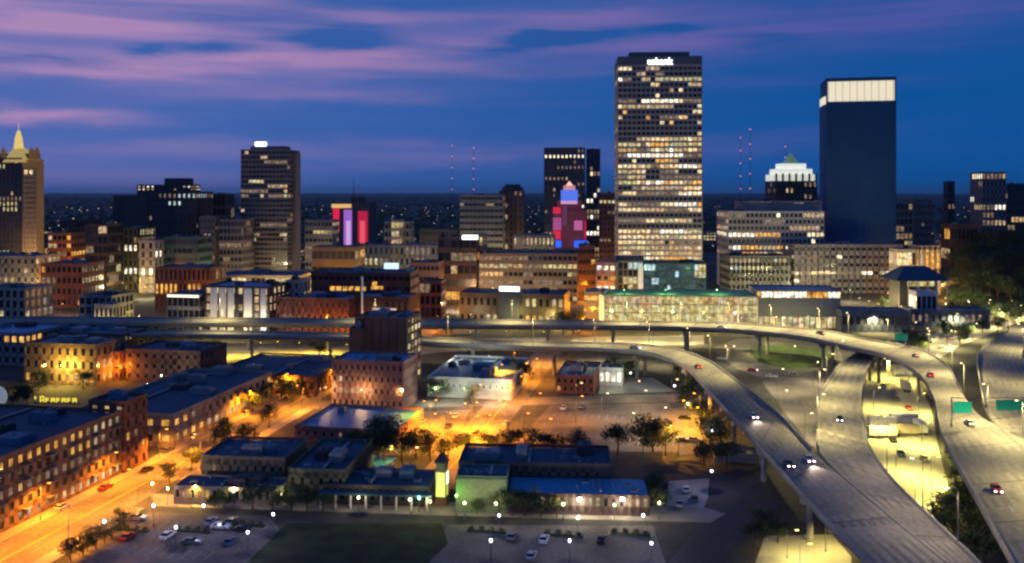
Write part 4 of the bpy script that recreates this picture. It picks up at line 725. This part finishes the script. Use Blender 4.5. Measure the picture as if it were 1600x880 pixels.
trees([(330,558,9),(498,562,8),(318,562,7)], 'dark tree counted under the lower elevated road', 'trees under the road')
trees([(395,796,6.5),(425,798,6),(455,799,7),(480,799,5.5),(350,794,5),(335,792,4),(505,801,5)], 'low dark shrub tree counted along the front of the hall', 'shrub trees before the hall', 1.3)
trees([(780,804,6),(800,806,6),(820,806,7),(845,808,5.5),(870,808,5),(1030,800,6),(1022,780,7),(745,804,4)], 'low shrub tree counted along the front of the blue-roofed wing', 'shrub trees before the wing', 1.2)
trees([(130,868,5),(150,858,5),(175,842,5),(195,826,5),(110,876,5)], 'bush counted on the lawn strip by the corner street', 'bushes on the lawn strip', 1.3)
trees([(1500,790,9),(1512,815,9),(1490,830,8),(1530,850,9),(1470,845,8),(1540,885,8),(1502,760,8),(1485,815,8),(1455,835,6)], 'dark tree in the gap between merged ramp and right freeway', 'trees between the freeways', 1.2)
trees([(1430,548,10),(1418,542,9),(1440,556,10),(1500,540,11),(1512,530,9),(1560,520,9),(1575,512,10),(1475,522,8),(1480,528,7),(1535,520,9),(1596,505,10),(1550,505,9)], 'street tree counted along the bright avenue', 'trees on the bright avenue')
trees([(1075,640,9),(1095,668,9),(1110,690,9),(1125,706,10),(1080,618,8),(1060,602,8),(1100,730,8),(1135,735,9),(1120,640,8),(1140,670,9)], 'dark tree in the shaded strip below the ramp', 'trees below the ramp')
trees([(1195,840,6),(1215,848,5),(1180,856,6)], 'bush by the service road under the ramp', 'bushes by the service road', 1.3)
for i, (x, Yq, h) in enumerate(((880, 497, 13), (896, 500, 14), (706, 500, 12), (697, 498, 10), (232, 488, 11), (250, 490, 10), (212, 489, 9), (1125, 548, 13), (1118, 560, 14), (780, 560, 9), (1415, 560, 10), (1380, 590, 10), (1375, 540, 9), (1490, 545, 13), (1510, 548, 13), (1530, 552, 13), (1555, 548, 12), (1580, 552, 13), (1470, 560, 11), (1405, 530, 8))):
    tree(Vector((xat(x, Yq), Yq, 0)), h, (lambda w, b, n: ('' if n == 0 else ORD[n]+' ')+'tree by the '+b)(*by((xat(x, Yq), Yq), 'tree')), 'downtown street trees', 1.1)
def hz(X, Y):
    px = 800+X*F/Y
    return 36*max(0, min(1, (px-1440)/90))*max(0, min(1, (Y-600)/150))*max(0, min(1, (980-Y)/180))
m = MB(); nx, ny = 24, 18; g0 = len(m.v)
for j in range(ny+1):
    for i in range(nx+1):
        Y = 590+j*420/ny; X = (600+i*420/nx)*Y/F; m.v.append((X, Y, hz(X, Y)-.2))
for j in range(ny):
    for i in range(nx): a = j*(nx+1)+i; m.f.append((a, a+1, a+nx+2, a+nx+1)); m.m.append(0)
struct(m.build('hill', grassm), 'dark wooded hill at the right edge')
rng = random.Random(4)
for j, rw in enumerate(('lowest', 'middle', 'top')):
    for i in range(16):
        Yq = 620+j*62+rng.uniform(-18, 18); x = 1498+i*8.5+rng.uniform(-4, 4); X = xat(x, Yq); tree(Vector((X, Yq, hz(X, Yq)-.6)), rng.uniform(11, 17), '%s dark tree from the left in the %s row of the hill wood' % (ORD[i], rw), 'trees of the dark wood', 1.3)
# ------------------------------------------------------------------ cars
def car_parts():
    b = MB(); prof = [(-2.3,.35),(-2.3,.85),(-1.9,.98),(-1.2,1.0),(1.0,.98),(2.1,.82),(2.3,.6),(2.28,.35)]
    for s in (-1, 1): b.face([(x, s*.9, z) for x, z in (prof if s < 0 else prof[::-1])])
    for i in range(len(prof)): (x0, z0), (x1, z1) = prof[i], prof[(i+1)%len(prof)]; b.face([(x0,-.9,z0),(x0,.9,z0),(x1,.9,z1),(x1,-.9,z1)])
    b.box(-1.15, .25, -.66, .66, 1.4, 1.46)
    g = MB(); lo = [(-1.75,-.82,.97),(.95,-.82,.97),(.95,.82,.97),(-1.75,.82,.97)]; hi = [(-1.15,-.66,1.4),(.25,-.66,1.4),(.25,.66,1.4),(-1.15,.66,1.4)]
    for i in range(4): g.face([lo[i], lo[(i+1)%4], hi[(i+1)%4], hi[i]])
    out = [('body', b.mesh('body', blackm)), ('cabin_glass', g.mesh('cabin_glass', PANES[DK]))]
    for x in (-1.4, 1.4):
        for s in (-1, 1): w = MB(); w.tube((x, s*.72, .33), (x, s*.93, .33), .33, n=10); out.append(('wheel', w.mesh('wheel', blackm))); w = MB(); w.tube((x, s*.9, .33), (x, s*.945, .33), .2, n=8); out.append(('>rim', w.mesh('rim', steel)))
    for s in (-1, 1):
        h = MB(); h.box(2.2, 2.32, s*.62-.2, s*.62+.2, .6, .76); out.append(('headlight', h.mesh('headlight', white)))
        h = MB(); h.box(-2.33, -2.26, s*.64-.2, s*.64+.2, .68, .84); out.append(('taillight', h.mesh('taillight', mat('tail_red', (.4,.02,.02), .4, 0))))
    return out
CP = car_parts(); CM = {c: mat('car_'+c, v, .35, 0) for c, v in (('white', (.7,.7,.7)), ('black', (.02,.02,.022)), ('silver', (.4,.41,.43)), ('red', (.35,.03,.03)), ('blue', (.04,.08,.2)), ('grey', (.15,.15,.16)))}
CB = {}
HLM = {'headlight': glow((1, .70, .80), 16), 'taillight': glow((1, .05, .05), 6)}; LIT = {}
def car(loc, rot, colr, label, lit=None, group=None):
    r = root('car', label, 'car', loc, rot, group); last = None
    for n, me in CP:
        if n == 'body':
            if colr not in CB: CB[colr] = me.copy(); CB[colr].materials[0] = CM[colr]
            me = CB[colr]
        if lit and n in HLM:
            if (n, me.name) not in LIT: q = me.copy(); q.materials[0] = HLM[n]; LIT[n, me.name] = q
            me = LIT[n, me.name]
        last = link(n, me, r) if n[0] != '>' else (link(n[1:], me, last), last)[1]
    if lit == 'beam':
        l = bpy.data.lights.new('headlight_beam', 'SPOT'); l.energy = 4200; l.color = (1, .72, .58); l.spot_size = math.radians(70); l.spot_blend = .8; l.shadow_soft_size = .3
        o = link('headlight_beam', l, r, (2.5, 0, .9)); o.rotation_euler = (0, math.radians(-82), 0)
    return r
aV = math.atan2(V.y, V.x); aU = math.atan2(U.y, U.x)
car(gp(230, 736, .04), aV, 'black', 'black car crossing the orange street near the hall corner')
for i, (x, y, c, t) in enumerate(((76,789,'white','white car parked by the brick apartments, nearest pair front'), (97,795,'silver','silver car parked by the brick apartments, behind the white one'), (165,764,'red','red car parked at the end of the brick apartments'), (262,706,'grey','grey car driving up the orange street'), (300,684,'white','pale car far up the orange street'))): car(gp(x, y, .04), aV, c, t)
def deckcar(D, f, t, colr, label, lit, back=False):
    A, B = D; i = int(f*(len(A)-1)); p = A[i].lerp(B[i], t); q = A[i+1].lerp(B[i+1], t); d = q-p; car(p+Vector((0,0,.02)), math.atan2(d.y, d.x)+(math.pi if back else 0), colr, label, lit)
deckcar(R1, .675, .45, 'white', 'car with bright headlights high on the broad ramp', 'beam')
deckcar(R1, .775, .72, 'white', 'car with bright headlights where the ramps merge', 'beam')
deckcar(R1, .765, .25, 'grey', 'grey car with lit lamps beside the merging car', 'on')
deckcar(UP, .64, .3, 'red', 'car with red lights on the upper road bend', 'on', True); deckcar(UP, .58, .6, 'silver', 'silver car on the upper road above the yellow yard', 'on', True)
deckcar(UP, .87, .25, 'red', 'red car low on the right freeway', 'on'); 
for i, (x, y, c) in enumerate(((1380,605,'white'),(1400,625,'grey'),(1372,655,'silver'),(1395,690,'black'),(1425,676,'white'),(1445,720,'grey'),(1408,712,'blue'),(1420,640,'red'),(1390,760,'white'))): car(gp(x, y, .03), random.choice((aV, aV+math.pi)), c, '%s car, %s from the top in the bright yellow yard' % (c, ORD[i]), None, 'cars in the yellow yard')
for i, (x, y, c) in enumerate(((790,664,'silver'),(782,700,'grey'),(712,652,'white'),(700,668,'black'),(660,660,'silver'),(880,640,'white'),(910,638,'blue'),(720,690,'red'))): car(gp(x, y, .05), aV+(i%2)*math.pi, c, '%s car, %s by the middle street orange lots' % (c, ORD[i]), None, 'cars by the middle street')
for i, (x, y, c) in enumerate(((1070,655,'black'),(1085,690,'grey'),(1066,690,'black'),(1095,706,'red'))): car(gp(x, y, .05), aU, c, '%s car, %s from the top in the yellow lit lot' % (c, ORD[i]), None, 'cars in the yellow lot')
for i, (x, y, c) in enumerate(((1490,530,'white'),(1500,522,'red'),(1470,545,'white'),(1540,506,'white'),(1556,500,'red'),(1455,555,'silver'),(1580,492,'white'),(1450,536,'grey'))): car(gp(x, y, .05), aV-.9, c, '%s car, %s along the bright avenue' % (c, ORD[i]), 'on', 'cars on the bright avenue')
for i, (x, y, c) in enumerate(((150,832,'grey'),(215,812,'silver'),(345,826,'white'),(380,830,'black'),(300,850,'grey'))): car(gp(x, y, .05), aU+.1, c, '%s car, %s in the grey parking lot' % (c, ORD[i]), None, 'cars in the grey lot')
for i, (x, y, c) in enumerate(((1072,768,'white'),(1085,782,'grey'),(1062,790,'silver'))): car(gp(x, y, .05), aV, c, '%s car in the pale yard right of the blue-roofed wing' % c)
for i, (x, y) in enumerate(((1175,580),(1205,590),(1128,562),(1240,588))): car(gp(x, y, .05), aU-.2, ('red','white','silver','grey')[i], '%s car on the loop road by the grass oval' % ('red','white','silver','grey')[i], 'on' if i == 0 else None)
deckcar(UP, .33, .3, 'white', 'white car on the upper road before the glass hall', 'on'); deckcar(UP, .44, .7, 'grey', 'grey car on the upper road above the oval', 'on', True); deckcar(R1, .42, .5, 'silver', 'silver car on the lower road behind the white building', 'on'); deckcar(R1, .56, .4, 'red', 'red car entering the bend of the lower road', 'on', True); deckcar(R2, .5, .5, 'black', 'black car on the pale slip ramp', 'on'); deckcar(UP, .77, .6, 'silver', 'silver car under the green signs', 'on', True)
for i, (x, y, c) in enumerate(((330,818,'silver'),(362,818,'grey'),(200,842,'red'),(262,840,'white'),(360,850,'blue'),(800,842,'grey'),(850,846,'white'),(940,846,'black'),(830,872,'silver'))): car(gp(x, y, .05), aU+math.pi/2, c, '%s car parked nose-in, %s across the bottom lots' % (c, ORD[i]), None, 'cars parked nose-in at the bottom')
for i, (x, y) in enumerate(((385, 822), (300, 832), (205, 830), (760, 832), (880, 838), (985, 836))):
    o = root('planting_island', '%s kerbed planting island from the left of the bottom lots' % ORD[(2, 1, 0, 3, 4, 5)[i]], 'planting bed', gp(x, y, .02), -TH, 'planting islands'); m = MB(); m.box(-5, 5, -1.1, 1.1, 0, .14); m.build('kerb', concrete, o); m = MB(); m.box(-4.8, 4.8, -.9, .9, .141, .2); m.build('soil', grassm, o)
    for k in range(4): q = link('shrub', CR[k], o, (-3.8+k*2.5, 0, -.35)); q.scale = (1.9, 1.9, 1.7)
# trailers parked in the yellow yard
for i, (x, y, a, c) in enumerate(((1378,668,0,'white'),(1378,684,0,'pale'),(1412,664,0,'white'),(1413,681,0,'cream'),(1438,676,1,'white'),(1415,610,1,'pale'))):
    o = root('trailer', '%s box trailer, %s counted in the bright yellow yard' % (c, ORD[i]), 'trailer', gp(x, y, .03), a*aV, 'box trailers in the yellow yard'); m_ = {'white': white, 'pale': pale, 'cream': beige}[c]
    addbox(o, 'box', m_, -4.5, 4.5, -1.25, 1.25, 1.1, 3.7); addbox(o, 'chassis', darkm, -4.4, 4.4, -1.0, 1.0, .75, 1.09)
    for k in range(8): addbox(o, 'rib', m_, -4.3+k*1.2, -4.2+k*1.2, -1.3, -1.251, 1.15, 3.65)
    for s in (-1, 1):
        for q in (-3.4, -2.4): m = MB(); m.tube((q, s*.8, .48), (q, s*1.15, .48), .48, n=10); m.build('wheel', blackm, o)
        m = MB(); m.box(3.1, 3.3, s*.8-.08, s*.8+.08, 0, .75); m.build('support_leg', steel, o)
# ------------------------------------------------------------------ signs, masts, odd things
Yb = 236; sg = root('sign_gantry', 'overhead gantry with two green road signs on the right freeway', 'road sign', Vector((0, 0, 0)))
pA, pB = gp(1487, 668, 13), gp(1640, 668, 13); yy = pA.y
for x in (pA.x, pB.x): m = MB(); m.tube((x, yy, 13), (x, yy, 21.6), .22, n=8); m.build('post', steel, sg)
for z in (20.2, 21.4): m = MB(); m.tube((pA.x, yy, z), (pB.x, yy, z), .12); m.build('beam', steel, sg)
gm = mat('sign_green', (.0, .11, .075), .5, 0, emit=(0, .3, .2), est=.28); gm2 = mat('sign_green_lit', (.0,.2,.12), .5, 0, emit=(.0,.6,.3), est=.55)
for x0, x1, y0, y1, m_ in ((1489, 1517, 628, 645, gm2), (1556, 1610, 625, 641, gm)):
    X0, X1, z0, z1 = xat(x0, yy), xat(x1, yy), zat(y1, yy), zat(y0, yy); addbox(sg, 'sign_panel', m_, X0, X1, yy-.35, yy-.25, z0, z1); addbox(sg, 'sign_border', paint, X0-.08, X1+.08, yy-.24, yy-.2, z0-.08, z1+.08)
for i, (x, y, Y) in enumerate(((1408, 527, 385), (1420, 522, 0))[:1]):
    o = root('road_sign', 'small green road sign above the bright avenue', 'road sign', Vector((xat(x, Y), Y, 0)), 0); z = zat(y, Y)
    for s in (-2, 2): m = MB(); m.tube((s, 0, 0), (s, 0, z+1.4), .12); m.build('post', steel, o)
    addbox(o, 'sign_panel', gm, -2.8, 2.8, -.25, -.13, z-1.3, z+1.5)
for i, (x, yt, Y, q) in enumerate(((740, 232, 2600, 'taller right'), (706, 228, 3000, 'fainter left'), (1172, 203, 2600, 'tallest'), (1157, 216, 2750, 'second tallest'), (1227, 230, 2900, 'shorter'))):
    z = zat(yt, Y); o = root('radio_mast', '%s radio mast with red lights %s' % (q, 'left of the residential tower' if i < 2 else 'left of the blue glass tower'), 'mast', Vector((xat(x, Y), Y, 0)), 0, 'radio masts')
    m = MB()
    for a in range(3): c, s_ = math.cos(a*2.09), math.sin(a*2.09); m.tube((c*1.2, s_*1.2, 0), (c*.5, s_*.5, z), .28, .18, 4)
    for k in range(24): a = 2.09*k; zz = z*k/24; m.tube((math.cos(a), math.sin(a), zz), (math.cos(a+2.09), math.sin(a+2.09), zz+z/24), .15, n=3)
    m.build('lattice', mat('mast_red', (.2,.06,.05), .7, 0), o)
    for k in range(5): zz = z-(z-80)*k/4.2; addbox(o, 'red_light', mat('aviation_red', (.6,.1,.1), .5, 0, emit=(1,.22,.16), est=1.6), -1.3, 1.3, -1.3, 1.3, zz, zz+2.6)
o = root('light_mast', 'tall slim white mast before the dark flat block', 'mast', Vector((xat(566, 486), 486, 0)), 0); m = MB(); m.tube((0,0,0), (0,0,zat(434,486)), .55, .4, 8); m.build('pole', mat('mast_white_glow', (.8,.8,.78), .6, 0, emit=(.85,.95,.9), est=.12), o); m = MB(); m.tube((0,0,zat(434,486)), (0,0,zat(434,486)+.8), .8, .6, 8); m.build('cap', white, o)  # pale light on the mast is put in as a faint glow
# yellow letters on the warehouse roof: too blurred to read, so only strokes of the same rhythm
o = root('roof_sign', 'row of yellow lit letters standing on the warehouse roof', 'sign', Vector((xat(54, 296), 296, 9.6)), -.05); ym = mat('letter_yellow', (.8,.7,.1), .5, 0, emit=(1,.78,.06), est=1.1)
addbox(o, 'frame', darkm, -.5, 15.2, .2, .35, -.3, .25)
for k in range(8):
    x = k*1.85; h = 2.3 if k in (1,) else 1.7; m = MB()
    if k == 0: m.box(0, .4, 0, .15, 1.2, 2.2)
    else:
        m.box(x, x+.35, 0, .15, .26, h); m.box(x+.36, x+1.1, .01, .14, h-.35, h); m.box(x+.36, x+1.1, .01, .14, .8, 1.1)
        if k % 2: m.box(x+1.11, x+1.4, 0, .15, .26, h)
    m.build('letter', ym, o)
o = root('round_sign', 'round white lit disc sign cut by the left edge', 'sign', Vector((xat(-6, 270), 270, 0)), 0); m = MB(); m.tube((0,-.3,zat(620,270)), (0,.3,zat(620,270)), 3.3, n=24); m.build('disc', mat('disc_white', (.9,.9,.8), .5, 0, emit=(1,1,.8), est=.15), o); m = MB(); m.tube((0,0,0), (0,0,zat(636,270)), .25); m.build('post', polem, o)
# ------------------------------------------------------------------ the far plain
rng = random.Random(9); m = MB()
for _ in range(5200):
    Y = 1150*math.exp(rng.random()*2.3); X = rng.uniform(-.75,.75)*Y; h = rng.uniform(6,13); w = rng.uniform(6,16)*(1+Y/6000)
    pts = [(X+math.cos(a)*w*rng.uniform(.6,1), Y+math.sin(a)*w*.6, rng.uniform(0,.3)*h) for a in (0,1.05,2.1,3.14,4.2,5.2)]; top = (X+rng.uniform(-2,2), Y, h)
    for i in range(6): m.face([pts[i], pts[(i+1)%6], top])
tag(m.build('distant_woods', leafm[0]), 'dark tree cover of the plain below the horizon', None, kind='stuff')
m = MB()
for _ in range(420):
    Y = 1000*math.exp(rng.random()*1.5); X = rng.uniform(-.6,.6)*Y; s = .45*(Y/1000)**.8; z = rng.uniform(8,16); i = int(rng.random()*3); m.tube((X,Y,0),(X,Y,z),.12,n=3,m=3); m.box(X-s,X+s,Y-s,Y+s,z,z+1.4*s,i)
tag(m.build('distant_lights', [glow((1,.6,.25), .9), glow((1,.85,.6), 1.2), glow((1,.45,.35), .7), polem]), 'tiny street lights scattered over the far plain', None, kind='stuff')
for i in range(72):
    Y = (980, 1170, 1400, 1700)[i//18]*rng.uniform(.95, 1.05); x = -20+(i%18)*95+rng.uniform(-30, 30); w = rng.uniform(14,34); h = rng.uniform(9,26)
    bw_('%s small dim low-rise block from the left in the %s row on the dark plain' % (ORD[i%18], ('nearest', 'second', 'third', 'farthest')[i//18]), (xat(x, Y), Y), w, rng.uniform(12,24), h, rng.choice((grey, brick, tan, bronze, darkbrick, beige)), roofn, max(2, int(h/4)), max(3, int(w/4)), .22, DIMP, rot=R5, units=0, budget=0, name='far_building', group='far low-rise blocks on the plain', seed=i)
# ------------------------------------------------------------------ evening air
m = MB(); m.box(-61000, 61000, -450, 61000, -1, 320); hzo = m.build('haze', None); hzo.data.materials.clear()
hm = bpy.data.materials.new('evening_haze'); hm.use_nodes = True; hn = hm.node_tree.nodes; hn.remove(hn['Principled BSDF']); pv_ = hn.new('ShaderNodeVolumePrincipled'); pv_.inputs['Density'].default_value = 1.6e-5; pv_.inputs['Color'].default_value = (.80, .86, .95, 1); pv_.inputs['Anisotropy'].default_value = .2
hm.node_tree.links.new(pv_.outputs[0], hn['Material Output'].inputs['Volume']); hzo.data.materials.append(hm); hzo['kind'] = 'stuff'; hzo['label'] = 'thin evening haze over the whole city'; cy.volume_bounces = 0
